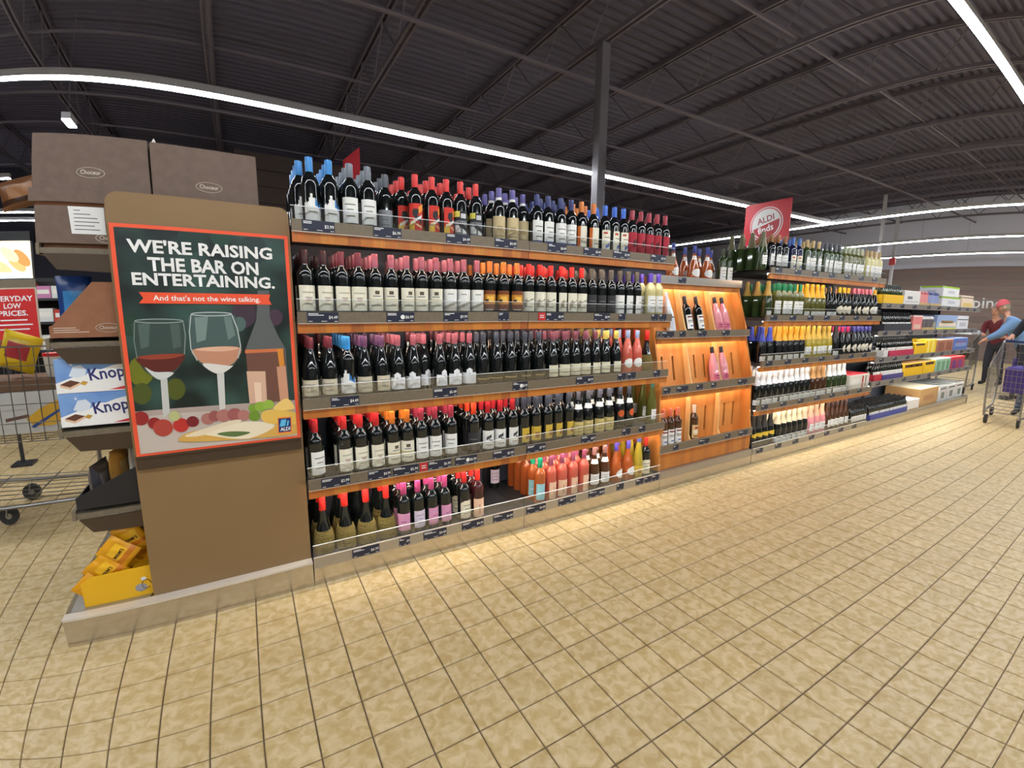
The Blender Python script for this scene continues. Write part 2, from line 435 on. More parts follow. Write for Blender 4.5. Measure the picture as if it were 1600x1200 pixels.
# grey post
pole = empty('post', (3.5, 2.1, 0), 'grey square steel post rising behind the shelves to the ceiling', 'post')
MB().bbox(3.44, 2.04, 0, 3.56, 2.16, ZB, .008).obj('shaft', mat('grey_post_paint', srgb(120, 116, 122), .5), pole)
MB().box(3.38, 1.98, 0, 3.62, 2.22, .012).obj('base_plate', M_char, pole)
for px, yy in ((1373, 3.2), (1396, 3.6)):
    q = P(px, 400, Y=yy)
    pl = empty('far_post', (q.x, yy, 0), 'slim pale post standing beyond the far shelves' + (' with a red fire alarm on it' if px == 1396 else ''), 'post')
    MB().bbox(q.x - .035, yy - .035, 0, q.x + .035, yy + .035, ZB, .006).obj('shaft', mat('pale_post_paint', srgb(190, 188, 192), .5), pl)
    MB().box(q.x - .12, yy - .12, 0, q.x + .12, yy + .12, .012).obj('base_plate', M_char, pl)
    if px == 1396:
        z = P(1402, 410, Y=yy).z
        MB().box(q.x - .1, yy - .09, z - .1, q.x - .035, yy + .05, z + .1).obj('alarm_box', M_redcard, pl)

# ------------------------------------------------------------------ wine shelf units
RB = [1.669, 1.273, .879, .489]             # underside of the price rails, top shelf first
RH = .053
def price_tag(unit, x0, x1, z, body=None, y=-.004, h=.046, badge=False, red=False):
    """a navy card in the rail, with ruled small print and a price"""
    c = MB().box(x0, y - .0022, z, x1, y, z + h).obj('price_tag', M_redcard if red else M_navy, unit)
    wdt = x1 - x0; mb = MB(); f = y - .0026
    def ln(u0, u1, v, t=.045): mb.add([(x0 + u0 * wdt, f, z + v * h), (x0 + u1 * wdt, f, z + v * h), (x0 + u1 * wdt, f, z + (v + t * 1.6) * h), (x0 + u0 * wdt, f, z + (v + t * 1.6) * h)], [(0, 1, 2, 3)])
    if red: ln(.2, .8, .6, .06); ln(.2, .8, .35, .06)
    else:
        ln(.04, .04 + random.uniform(.18, .4), .82); ln(.04, .04 + random.uniform(.2, .5), .68); ln(.04, .16, .1, .03); ln(.44, .62, .1, .03); ln(.86, .97, .08, .03)
    tag(mb.obj('small_print', M_white, c), kind='stuff')
    if badge:
        MB().tube([(x0 + .58 * wdt, y - .0026, z + .5 * h), (x0 + .58 * wdt, y - .003, z + .5 * h)], .011, 14).obj('round_badge', M_white, c)
    if body:
        text(body, (x0 + wdt * .68, y - .003, z + h * .3), (1, 0, 0), (0, 0, 1), wdt * .29, h * .36, M_white, c, 'price', bold=.012)
def led(unit, x0, x1, z, y=.035):
    MB().box(x0 + .03, y, z - .006, x1 - .03, y + .012, z).obj('led_strip', M_lip2 if z < .6 else M_lip, unit)
def guard(shelf, x0, x1, z, n, y=.012, h=.056):
    L = (x1 - x0) / n
    for k in range(n):
        a, b = x0 + k * L + .002, x0 + (k + 1) * L - .002
        g = MB().box(a, y, z, b, y + .003, z + h).obj('clear_guard', M_guard, shelf)
        MB().box(a, y - .0008, z + h, b, y + .004, z + h + .0022).obj('guard_edge', M_guardedge, shelf)
def wine_unit(x0, x1, label, guards=2, rails=RB, wood=True, depth=.52, back=M_slate):
    u = empty('wine_shelf_unit', ((x0 + x1) / 2, .25, 0), label, 'shelf unit', 'shelf units in the wine run')
    e = .0015
    MB().box(x0, depth, .03, x1, depth + .03, 1.68).obj('back_panel', back, u)
    for xx in (x0 + .002, x1 - .026): MB().box(xx, depth - .02, 0, xx + .024, depth, 1.66).obj('upright', M_char, u)
    MB().box(x0 + e, .006, 0, x1 - e, depth, .088).obj('kick_plate', M_kick, u)
    MB().box(x0 + e, .004, .086, x1 - e, .008, .09).obj('kick_edge', M_line, u)
    b = MB().box(x0 + e, .014, .088, x1 - e, depth, .118).obj('shelf', M_char, u)
    MB().box(x0 + e, 0, .09, x1 - e, .014, .146).obj('price_rail', M_silver, b)
    MB().box(x0 + e, -.001, .143, x1 - e, .006, .147).obj('rail_edge', M_line, b)
    guard(b, x0, x1, .146, guards)
    for z in rails:
        b = MB().box(x0 + e, .012, z + .004, x1 - e, depth, z + .028).obj('shelf', M_char, u)
        MB().box(x0 + e, -.004, z + .003, x1 - e, .012, z + RH).obj('price_rail', M_taupe, b)
        MB().box(x0 + e, -.005, z, x1 - e, .012, z + .003).obj('rail_edge', M_line, b)
        if wood: MB().box(x0 + e, .006, z - .042, x1 - e, .024, z).obj('wood_trim', M_wood, b)
        guard(b, x0, x1, z + RH, guards)
        led(u, x0, x1, z + .004 if not wood else z - .001)
    return u
U1 = wine_unit(0, 1.21, 'wine shelf unit with five full shelves beside the brown poster panel')
U2 = wine_unit(1.21, 2.42, 'wine shelf unit with five full shelves between the first unit and the wooden rack')

TAGS = {
 0: [(472, 523, '$3.99'), (583, 627, '$6.99'), (697, 735, '$4.49'), (773, 807, '$4.49'), (856, 885, '$4.49'), (912, 939, '$5.49'), (958, 984, '$7.99'), (1017, 1040, '$7.99')],
 1: [(480, 529, '$4.49'), (604, 647, '$6.99', 'b'), (693, 731, '$9.99'), (779, 795, None), (841, 852, None, 'r'), (853, 881, '$8.99'), (928, 953, '$8.99'), (967, 977, None), (1018, 1028, None), (1030, 1041, None)],
 2: [(517, 561, '$4.49'), (677, 714, '$5.49'), (801, 832, '$9.99', 'b'), (900, 927, '$8.99'), (965, 978, None), (980, 993, None), (1021, 1031, None)],
 3: [(502, 547, '$3.99'), (575, 611, '$4.99'), (614, 654, '$5.99'), (656, 668, None, 'r'), (669, 705, '$6.99'), (711, 745, '$6.99', 'b'), (770, 803, '$5.99'), (818, 852, '$7.99'), (908, 930, '$8.99'), (972, 985, None), (998, 1008, None)],
 4: [(551, 593, '$6.99'), (624, 641, '$4.49'), (662, 698, '$4.49'), (722, 756, '$4.49'), (771, 802, '$4.49'), (823, 853, '$4.49'), (873, 900, '$5.99'), (920, 945, '$4.49'), (964, 975, None), (994, 1006, None), (1008, 1018, None), (1019, 1030, None)]}
for s, lst in TAGS.items():
    z = (RB[s] + .006) if s < 4 else .096
    for t in lst:
        x0 = Xat(t[0], -.005, z + .02); x1 = Xat(t[1], -.005, z + .02)
        u = U1 if (x0 + x1) / 2 < 1.21 else U2
        if x0 < 1.21 < x1: x0, x1 = (x0, 1.208) if 1.21 - x0 > x1 - 1.21 else (1.212, x1)
        price_tag(u, x0, min(x1, 2.417), z, t[2], y=-.0045 if s < 4 else -.0005, badge='b' in t[3:], red='r' in t[3:])

# ------------------------------------------------------------------ bottles
def glassmat(name, c, rough=.06, spec=.6): return mat(name, c, rough, 0, spec, coat=.3)
G = {'black': glassmat('black_glass', (.006, .008, .008)), 'green': glassmat('green_glass', (.03, .05, .015)), 'olive': glassmat('olive_glass', (.10, .10, .02)),
     'rose': glassmat('rose_wine', srgb(196, 92, 76)), 'amber': glassmat('amber_wine', srgb(168, 84, 36)), 'clear': glassmat('pale_wine', srgb(206, 196, 140)),
     'gold': glassmat('golden_wine', srgb(168, 150, 50)), 'blush': glassmat('blush_glass', srgb(226, 150, 160)), 'darkred': glassmat('dark_red_wine', (.045, .008, .010)),
     'silver': mat('silver_sleeve', srgb(196, 202, 210), .32, .35), 'navy': glassmat('navy_glass', (.008, .010, .05)), 'brown': glassmat('brown_glass', (.06, .022, .008))}
M_straw = noisemat('woven_straw', srgb(92, 78, 34), srgb(140, 122, 60), 160, .8, (1, 1, 2.5), bump=.8)
# outline of the glass (r, z), capsule span and radius, label radius
SH = {
 'bordeaux': ([(.033, 0), (.0372, .004), (.0375, .18), (.0368, .196), (.033, .209), (.025, .222), (.0175, .232), (.0145, .244), (.0142, .296), (.012, .298)], .234, .302, .0158, .0379),
 'burgundy': ([(.035, 0), (.0398, .004), (.0402, .125), (.0385, .15), (.033, .18), (.024, .212), (.0175, .238), (.0147, .256), (.0143, .296), (.012, .298)], .238, .302, .0158, .0406),
 'hock': ([(.033, 0), (.0368, .004), (.037, .12), (.0345, .16), (.027, .21), (.019, .255), (.0145, .285), (.0142, .324), (.012, .326)], .262, .33, .0156, .0374),
 'fiasco': ([(.036, 0), (.046, .012), (.0475, .06), (.043, .1), (.032, .14), (.022, .18), (.0165, .22), (.0145, .25), (.0142, .296), (.012, .298)], .232, .302, .0165, .048),
 'bulb': ([(.03, 0), (.046, .012), (.05, .06), (.048, .11), (.036, .155), (.022, .195), (.0155, .225), (.0142, .262), (.0142, .296), (.012, .298)], .24, .302, .0158, .0505),
 'fizz': ([(.037, 0), (.0425, .005), (.043, .13), (.04, .16), (.032, .195), (.022, .232), (.017, .262), (.0165, .298), (.014, .302)], .19, .312, None, .0434)}
def capsule_profile(shape, z0, z1, r):
    if r is None:   # long foil over shoulder and neck
        return [(.0352, .188), (.0335, .195), (.0232, .232), (.0185, .262), (.018, .30), (.015, .312), (0, .313)]
    return [(r - .0004, z0), (r, z0 + .002), (r, z1 - .005), (r - .0012, z1 - .001), (r - .004, z1), (0, z1)]
def body_mesh(shape, glass, n=18, cache={}):
    k = (shape, glass, n)
    if k not in cache: cache[k] = MB().lathe(SH[shape][0], n).mesh('bottle_glass', G[glass])
    return cache[k]
def cap_mesh(shape, col, n=16, cache={}):
    k = (shape, col, n)
    if k not in cache:
        _, z0, z1, r, _ = SH[shape]
        cache[k] = MB().lathe(capsule_profile(shape, z0, z1, r), n).mesh('capsule', paint(col, .35))
    return cache[k]
TOPS = {'flat': lambda u: 1, 'mountain': lambda u: .62 + .38 * max(0, 1 - abs(u - .42) * 3.2) + .12 * math.sin(u * 23) * .6, 'crown': lambda u: .72 if abs(u - .5) > .19 else .72 + .28 * math.sqrt(max(0, 1 - ((u - .5) / .19) ** 2)),
        'oval': lambda u: .5 + .5 * math.sqrt(max(0, 1 - (2 * u - 1) ** 2)), 'arch': lambda u: .8 + .2 * math.sqrt(max(0, 1 - (2 * u - 1) ** 2))}
def label_mesh(key, spec, r, cache={}):
    if (key, r) in cache: return cache[(key, r)]
    z0, z1, ha, base, marks, top = spec[:6]
    cols = [base]; nu, nv = 16, 20; mb = MB()
    for m in marks:
        if m[4] not in cols: cols.append(m[4])
    lo = (lambda u: 1 - TOPS[top](u)) if top == 'oval' else (lambda u: 0)
    ha = math.radians(ha); rr = r + .0003
    if abs(r - .0379) < 1e-6 and .1 < z1 < .145: z1 += .018
    for a in range(nu):
        for b in range(nv):
            u, v = (a + .5) / nu, (b + .5) / nv
            if v > TOPS[top](u) or v < lo(u): continue
            c = base
            for m in marks:
                if m[0] <= u <= m[1] and m[2] + (m[5] * (u - .5) if len(m) > 5 else 0) <= v <= m[3] + (m[5] * (u - .5) if len(m) > 5 else 0): c = m[4]
            q = []
            for du, dv in ((0, 0), (1, 0), (1, 1), (0, 1)):
                t = -math.pi / 2 + ha * (2 * (a + du) / nu - 1)
                q.append((rr * math.cos(t), rr * math.sin(t), z0 + (z1 - z0) * (b + dv) / nv))
            mb.add(q, [(0, 1, 2, 3)], cols.index(c), True)
    cache[(key, r)] = mb.mesh('paper_label', [paint(c, .6) for c in cols]); return cache[(key, r)]
CR = (232, 228, 208); WH = (236, 236, 232); GY = (140, 138, 130); DK = (30, 30, 34); TN = (204, 184, 140)
LN = lambda c=GY: [(.2, .8, .70, .735, c), (.3, .7, .5, .535, c), (.25, .75, .25, .275, c)]
LB = {  # z0, z1, half angle, ground, marks, outline of the top
 'mountain': (.03, .125, 62, WH, [(.55, .95, .62, .9, (40, 120, 190), -.5), (.2, .7, .3, .34, GY)], 'mountain'),
 'tall_white': (.035, .13, 62, WH, LN(), 'flat'),
 'grey': (.03, .11, 62, (150, 154, 158), LN((110, 112, 116)), 'flat'),
 'red_art': (.03, .14, 60, (206, 44, 30), [(0, .35, .1, .5, (232, 190, 60), .5), (.6, 1, .55, .8, (236, 150, 50), .5), (.25, .85, .42, .62, DK, -.5), (.3, .62, .62, .82, DK), (.15, .85, .36, .44, WH, .4), (.15, .85, .2, .26, (240, 220, 170), -.3)], 'flat'),
 'mono_art': (.03, .13, 60, (120, 122, 126), [(0, 1, .62, 1, DK), (0, .45, .75, .98, (216, 206, 90)), (.5, .9, .68, .9, (200, 200, 206)), (.1, .5, .1, .42, WH), (.6, .95, .05, .3, WH), (.4, 1, .3, .5, DK, -.4)], 'flat'),
 'beige': (.02, .13, 66, TN, [(.3, .7, .38, .62, (176, 150, 104)), (.2, .8, .15, .18, (150, 126, 84))], 'flat'),
 'white_navy': (.028, .135, 62, WH, [(0, 1, 0, .12, (40, 60, 120))] + LN(), 'flat'),
 'orange_band': (.028, .135, 62, CR, [(0, .26, 0, 1, (214, 110, 36)), (.35, .9, .4, .44, (190, 140, 90), .3), (.4, .85, .2, .23, GY)], 'flat'),
 'blue_mark': (.028, .13, 62, CR, [(.3, .7, .12, .3, (80, 100, 170), .4), (.1, .45, .8, .9, (190, 70, 60))] + [(.2, .8, .6, .63, GY)], 'flat'),
 'crimson': (.02, .14, 70, (170, 26, 50), [(.4, .6, .35, .65, (70, 12, 24), .5)], 'flat'),
 'cream_seal': (.03, .125, 66, CR, [(.4, .6, .4, .56, (200, 170, 160))] + LN((180, 170, 150)), 'flat'),
 'cream_house': (.03, .125, 66, CR, [(.42, .66, .72, .84, (90, 78, 60)), (.3, .75, .62, .65, GY), (0, 1, .46, .48, (190, 170, 110)), (.2, .8, .2, .23, GY)], 'flat'),
 'white_hill': (.03, .125, 66, WH, [(0, 1, 0, .2, (206, 200, 188)), (0, 1, .2, .34, (170, 162, 150), .3), (.3, .7, .75, .78, GY)], 'flat'),
 'sunset': (.035, .125, 56, (120, 60, 20), [(0, 1, .3, .8, (206, 140, 40)), (.3, .8, .45, .7, (240, 190, 80)), (.2, .45, .42, .55, (60, 30, 16)), (.2, .8, 0, .06, (200, 190, 180))], 'flat'),
 'script': (.03, .125, 66, CR, [(.15, .4, .4, .75, (150, 142, 120), .8), (.4, .85, .5, .56, (130, 122, 104), .3), (.25, .75, .2, .23, GY)], 'flat'),
 'dark': (.035, .12, 60, (44, 44, 48), [(.2, .8, .6, .64, (110, 108, 104)), (.3, .7, .3, .33, (96, 94, 90))], 'flat'),
 'white_rule': (.02, .125, 64, WH, [(0, 1, .26, .3, (60, 60, 66)), (.25, .75, .6, .63, GY)], 'flat'),
 'tan': (.03, .105, 60, (206, 196, 172), LN(), 'flat'),
 'crown': (.03, .115, 64, (236, 238, 242), [(.44, .56, .55, .7, (206, 206, 212))], 'crown'),
 'gold_line': (.045, .052, 70, (176, 150, 96), [], 'flat'),
 'cream_low': (.03, .1, 62, (226, 222, 196), [(0, 1, .3, .34, DK)], 'flat'),
 'oval_white': (.05, .115, 50, WH, [], 'oval'),
 'figure': (.03, .12, 62, WH, [(.3, .7, .55, .72, (60, 56, 56), .4), (.5, .9, .45, .55, (90, 84, 80), -.3), (.25, .75, .2, .23, GY)], 'flat'),
 'yellow': (.035, .105, 60, (206, 174, 60), [(.3, .7, .2, .6, (150, 100, 40))], 'flat'),
 'tan_low': (.02, .11, 62, (210, 190, 120), LN((160, 140, 90)), 'flat'),
 'orange_dot': (.1, .15, 34, (206, 92, 40), [], 'oval'),
 'white_low': (.045, .12, 58, WH, LN(), 'flat'),
 'pink': (.04, .12, 60, (218, 152, 190), [(.3, .7, .5, .54, (150, 80, 120)), (.4, .6, .3, .42, (170, 100, 140))], 'flat'),
 'lilac': (.04, .12, 56, (216, 206, 226), LN((150, 130, 160)), 'flat'),
 'peach': (.02, .115, 56, (240, 200, 168), [(.46, .54, .2, .7, (206, 160, 130))], 'flat'),
 'aqua': (.03, .12, 46, (150, 206, 214), [(.2, .8, .4, .44, WH)], 'flat'),
 'collar': (.14, .182, 80, WH, [], 'flat'),
 'cream_arch': (.03, .12, 64, (232, 226, 200), LN(), 'arch'),
 'medal': (.11, .15, 60, (226, 190, 60), [], 'oval'),
 'bourbon': (.035, .125, 62, (222, 186, 130), [(.1, .9, .35, .62, (236, 226, 206)), (.25, .75, .72, .84, (150, 60, 40)), (.2, .8, .12, .18, (120, 80, 50))], 'flat'),
 'white_text': (.03, .125, 62, WH, [(.15, .85, .78, .9, (120, 30, 36)), (.15, .85, .56, .6, DK), (.15, .85, .46, .49, GY), (.15, .85, .38, .41, GY), (.3, .7, .14, .24, (90, 110, 170))], 'flat'),
 'pink_band': (.03, .08, 60, (206, 104, 130), [(.2, .8, .5, .7, (120, 40, 66)), (.2, .8, .2, .3, (120, 40, 66))], 'flat'),
}
BL = (52, 140, 214); MR = (112, 44, 58); PK = (168, 92, 108); RD = (214, 44, 40); NV = (44, 52, 110); PU = (92, 84, 150); OR = (214, 122, 50); CM = (160, 40, 58); GC = (96, 100, 108); DM = (58, 26, 30); GN = (30, 122, 84); YG = (206, 168, 50); BC = (70, 76, 92); TC = (96, 88, 80)
# product: shape, glass, capsule colour, labels, words for it
PR = {
 'a1': ('bordeaux', 'black', BL, ['mountain'], 'with bright blue capsule and snowy mountain label'),
 'a2': ('bordeaux', 'black', (112, 118, 128), ['tall_white'], 'with grey capsule and tall plain white label'),
 'a3': ('bordeaux', 'black', (84, 88, 98), ['grey'], 'with dark grey capsule and grey label'),
 'a4': ('bordeaux', 'black', RD, ['red_art'], 'with red capsule and red and yellow picture label'),
 'a5': ('bordeaux', 'black', RD, ['mono_art'], 'with red capsule and black, grey and yellow label'),
 'a6': ('bordeaux', 'black', PU, ['beige', 'neckband'], 'with purple capsule and beige label'),
 'a7': ('bordeaux', 'black', NV, ['white_navy'], 'with navy capsule and white label edged in navy'),
 'a8': ('bordeaux', 'black', OR, ['orange_band'], 'with orange capsule and cream label with an orange stripe'),
 'a9': ('bordeaux', 'black', (60, 110, 214), ['blue_mark'], 'with royal blue capsule and cream label with a blue mark'),
 'a10': ('bordeaux', 'black', CM, ['crimson'], 'with crimson capsule and wide crimson label'),
 'b1': ('bordeaux', 'black', DM, ['cream_seal'], 'with dark maroon capsule and cream label by the poster panel'),
 'b2': ('bordeaux', 'black', MR, ['cream_seal'], 'with maroon capsule and cream label with a pale seal'),
 'b3': ('bordeaux', 'black', PK, ['cream_house'], 'with dusty pink capsule and small house on cream label'),
 'b4': ('bordeaux', 'black', PK, ['white_hill'], 'with dusty pink capsule and grey hills on white label'),
 'b5': ('bordeaux', 'black', OR, ['sunset'], 'with copper orange capsule and glowing sunset label'),
 'b6': ('bordeaux', 'black', RD, ['script'], 'with red capsule and cream label in grey script'),
 'b7': ('bordeaux', 'black', TC, ['dark'], 'with grey brown capsule and dark label'),
 'b8': ('bordeaux', 'black', TC, ['white_rule'], 'with grey brown capsule and white label ruled in black'),
 'b9': ('bordeaux', 'clear', (96, 70, 190), ['tall_white'], 'of pale wine with violet capsule and white label'),
 'b10': ('bordeaux', 'rose', WH, ['white_low'], 'of pink wine with a white capsule'),
 'c1': ('burgundy', 'black', MR, ['tan'], 'with maroon capsule and tan label by the poster panel'),
 'c2': ('burgundy', 'black', (110, 70, 110), ['tan'], 'with plum capsule and tan label'),
 'c3': ('bordeaux', 'black', BL, ['mountain'], 'with bright blue capsule among plum capsules'),
 'c4': ('burgundy', 'black', PK, ['crown'], 'with pink capsule and crown-shaped white label'),
 'c5': ('burgundy', 'black', BC, ['gold_line'], 'with slate blue capsule and a thin gold line'),
 'c6': ('burgundy', 'black', (124, 70, 88), ['cream_low'], 'with mulberry capsule and low cream label'),
 'c7': ('burgundy', 'black', (206, 190, 100), ['cream_low'], 'with pale yellow capsule and low cream label'),
 'c8': ('burgundy', 'rose', (140, 160, 200), ['oval_white'], 'of rose wine with pale blue capsule, round label'),
 'c9': ('fiasco', 'black', RD, [], 'with red capsule in straw basket by the wooden rack'),
 'd1': ('bordeaux', 'black', (176, 34, 44), ['tall_white'], 'with red capsule and plain white label by the poster panel'),
 'd2': ('bordeaux', 'black', (196, 40, 44), ['cream_seal'], 'with red capsule and seal on cream label'),
 'd3': ('bordeaux', 'black', (208, 118, 40), ['cream_house'], 'with amber capsule and small crest on white label'),
 'd4': ('bordeaux', 'black', (160, 50, 72), ['tall_white'], 'with raspberry capsule and plain white label'),
 'd5': ('bordeaux', 'black', (222, 72, 40), ['dark'], 'with orange red capsule and dark label'),
 'd6': ('bordeaux', 'black', (180, 34, 46), ['figure'], 'with red capsule and white label with running figures'),
 'd7': ('bordeaux', 'black', BC, ['yellow'], 'with slate capsule and yellow label'),
 'd8': ('burgundy', 'black', (96, 98, 112), ['tan_low', 'collar2'], 'with grey capsule, white neck label and low tan label'),
 'd9': ('burgundy', 'black', (70, 74, 90), ['orange_dot', 'collar2'], 'with slate capsule and orange dot on the shoulder'),
 'd10': ('hock', 'olive', (60, 110, 100), ['white_low'], 'of tall green glass with teal capsule and square white label'),
 'e1': ('fiasco', 'black', RD, [], 'with red capsule in straw basket by the poster panel'),
 'e2': ('bordeaux', 'black', (168, 66, 120), ['pink'], 'with magenta capsule and curved pink label'),
 'e3': ('bordeaux', 'black', (168, 66, 120), ['lilac'], 'with magenta capsule and pale lilac label'),
 'e4': ('bordeaux', 'black', (190, 40, 44), ['cream_arch'], 'with red capsule and cream label beside a pink bottle'),
 'e5': ('bordeaux', 'darkred', RD, ['peach'], 'of dark pink wine with red capsule by empty space'),
 'e6': ('bordeaux', 'amber', (20, 150, 110), ['aqua'], 'of amber wine with emerald capsule and aqua label'),
 'e7': ('bordeaux', 'rose', (140, 70, 100), ['peach'], 'of rose wine with plum capsule and peach label'),
 'e8': ('burgundy', 'brown', (150, 110, 110), ['collar2', 'white_low'], 'of brown wine with wide white neck label'),
 'e9': ('bulb', 'amber', (84, 70, 170), ['oval_white'], 'of round amber glass with violet capsule and white oval label'),
 'e10': ('hock', 'gold', (70, 90, 170), ['yellow'], 'of golden wine with blue capsule and yellow label'),
 'e11': ('bordeaux', 'black', (190, 46, 40), ['cream_arch'], 'with brick red capsule by the wooden rack'),
}
def neckband(key, r, z0, z1, col, cache={}):
    if key not in cache: cache[key] = MB().lathe([(r, z0), (r, z1)], 16).mesh('neck_band', paint(col, .55))
    return cache[key]
SHELF_WORDS = ['on top shelf', 'on second shelf', 'on middle shelf', 'on fourth shelf', 'on bottom shelf']
def put_bottle(prod, x, y, z, rz, label, cat, group, name='wine_bottle', tilt=0, sc_=1.):
    shape, glass, cap, labels, _ = prod
    o = link(name, body_mesh(shape, glass)); o.location = (x, y, z); o.rotation_euler = (tilt, 0, rz)
    if sc_ != 1: o.scale = (sc_, sc_, sc_)
    tag(o, label, cat, group)
    if cap: link('capsule', cap_mesh(shape, cap), o)
    for l in labels:
        if l == 'neckband': link('neck_band', neckband('nb', .0165, .236, .25, WH), o)
        elif l == 'collar2':
            link('neck_band', neckband('c2', .0258, .2, .222, WH) if False else neck_label(shape), o)
        else: link('paper_label', label_mesh(l, LB[l], SH[shape][4]), o)
    if shape == 'fiasco': link('straw_basket', straw(), o)
    return o
def neck_label(shape, cache={}):
    if shape not in cache:
        pr = SH[shape][0]
        def rad(z):
            for (r0, z0), (r1, z1) in zip(pr, pr[1:]):
                if z0 <= z <= z1: return r0 + (r1 - r0) * (z - z0) / max(z1 - z0, 1e-6)
            return .015
        mb = MB(); nz, na = 4, 12; za, zb = .19, .222
        for i in range(nz):
            for k in range(na):
                q = []
                for di, dk in ((0, 0), (0, 1), (1, 1), (1, 0)):
                    z = za + (zb - za) * (i + di) / nz; t = -math.pi / 2 + math.radians(75) * (2 * (k + dk) / na - 1); r = rad(z) + .0006
                    q.append((r * math.cos(t), r * math.sin(t), z))
                mb.add(q, [(0, 1, 2, 3)], 0, True)
        cache[shape] = mb.mesh('neck_label', paint(WH, .6))
    return cache[shape]
def straw(cache={}):
    if 'm' not in cache:
        pr = []
        for k in range(15):
            z = .002 + k * .0088
            base = [(.0, .040), (.012, .0478), (.06, .0495), (.1, .045), (.13, .0365)]
            for (z0, r0), (z1, r1) in zip(base, base[1:]):
                if z0 <= z <= z1: r = r0 + (r1 - r0) * (z - z0) / (z1 - z0)
            pr += [(r, z), (r + .0022, z + .0044)]
        cache['m'] = MB().lathe(pr, 20).mesh('straw_basket', M_straw)
    return cache['m']
BASEZ = [RB[0] + .0285, RB[1] + .0285, RB[2] + .0285, RB[3] + .0285, .1185]
TAKEN = {}
def free(shelf, x, y, r, gap=.0006):
    for a, b, c in TAKEN.setdefault(shelf, []):
        if (a - x) ** 2 + (b - y) ** 2 < (r + c + gap) ** 2: return False
    TAKEN[shelf].append((x, y, r)); return True
FRONT = [
 [(470, 'a1', 1), (486, 'a1'), (516, 'a1'), (548, 'a2'), (576, 'a2'), (603, 'a3', 1), (628, 'a4', 1), (649, 'a4'), (675, 'a4'), (697, 'a4'), (718, 'a5'), (743, 'a5'), (762, 'a6', .6), (779, 'a6'), (800, 'a6'), (816, 'a6', .6), (827, 'a7', .8), (838, 'a7'), (855, 'a7'), (875, 'a7'), (891, 'a7'), (907, 'a8'), (926, 'a8'), (944, 'a9'), (957, 'a9'), (971, 'a9'), (984, 'a10'), (998, 'a10'), (1011, 'a10'), (1024, 'a10'), (1036, 'a10')],
 [(465, 'b1'), (492, 'b1'), (523, 'b2'), (548, 'b2'), (574, 'b3'), (597, 'b3'), (621, 'b3'), (650, 'b3'), (673, 'b3'), (696, 'b4'), (717, 'b4'), (740, 'b4'), (757, 'b5'), (771, 'b5', .5), (786, 'b5'), (807, 'b5'), (823, 'b6'), (839, 'b6'), (855, 'b6'), (872, 'b6'), (888, 'b6'), (906, 'b6'), (923, 'b7'), (938, 'b7'), (953, 'b7'), (966, 'b8'), (980, 'b8'), (993, 'b8'), (1003, 'b10', .3), (1015, 'b9'), (1027, 'b9')],
 [(480, 'c1'), (508, 'c1'), (534, 'c3'), (556, 'c2'), (582, 'c2'), (612, 'c4'), (637, 'c4'), (662, 'c4', .6), (687, 'c4'), (710, 'c4'), (733, 'c4'), (753, 'c5'), (775, 'c5'), (797, 'c5'), (819, 'c5'), (841, 'c5'), (862, 'c6'), (881, 'c6'), (897, 'c6'), (912, 'c6'), (927, 'c6'), (944, 'c7'), (961, 'c7'), (979, 'c8'), (994, 'c8'), (1009, 'c9'), (1023, 'c9')],
 [(486, 'd1'), (539, 'd2'), (564, 'd2'), (589, 'd2'), (614, 'd3'), (633, 'd3'), (657, 'd4'), (680, 'd4'), (705, 'd4'), (721, 'd5', .5), (740, 'd5'), (762, 'd6'), (780, 'd6'), (800, 'd6'), (817, 'd7'), (836, 'd7'), (854, 'd7'), (870, 'd7'), (887, 'd7'), (901, 'd8'), (917, 'd8'), (935, 'd8'), (950, 'd8'), (967, 'd9'), (981, 'd9'), (992, 'd10', 2.6), (1003, 'd10', 1.3), (1017, 'd10')],
 [(500, 'e1'), (537, 'e1'), (567, 'e1'), (596, 'e1'), (622, 'e2'), (640, 'e3'), (662, 'e2'), (684, 'e2'), (706, 'e3', .6), (725, 'e4'), (746, 'e5'), (843, 'e6'), (860, 'e7'), (877, 'e7'), (894, 'e7'), (911, 'e7'), (927, 'e8'), (943, 'e8'), (961, 'e9'), (980, 'e9'), (992, 'e10'), (1003, 'e11'), (1015, 'e11')]]
rear = []
YF = .068
GAPS = {3: [(.06, .15)]}
cols_ = []
for s, lst in enumerate(FRONT):
    z = BASEZ[s]; last = None
    for it in lst:
        px, key = it[0], it[1]; back = it[2] if len(it) > 2 else 0
        prod = PR[key]; rr = SH[prod[0]][4] + (.0046 if prod[0] == 'fiasco' else .001)
        y = YF + back * .085 + (rr - .038)
        x = Xat(px, y, z + .1)
        x = min(max(x, .012 + rr), 2.405 - rr)
        if back == 0:
            if last is not None: x = max(x, last[0] + last[1] + rr + .001)
            if x > 2.418 - rr: continue
            last = (x, rr)
        lab = ('dark bottle ' if prod[1] == 'black' else 'bottle ') + prod[4] + ' ' + SHELF_WORDS[s]
        if len(lab.split()) > 16: lab = lab.replace('dark bottle', 'bottle')
        grp = prod[4].split(' and ')[0].replace('with ', '').replace('of ', '') + ' bottles ' + SHELF_WORDS[s]
        cols_.append((back, s, prod, x, y, z, rr, lab, grp, key))
cols_.sort(key=lambda c: c[0])
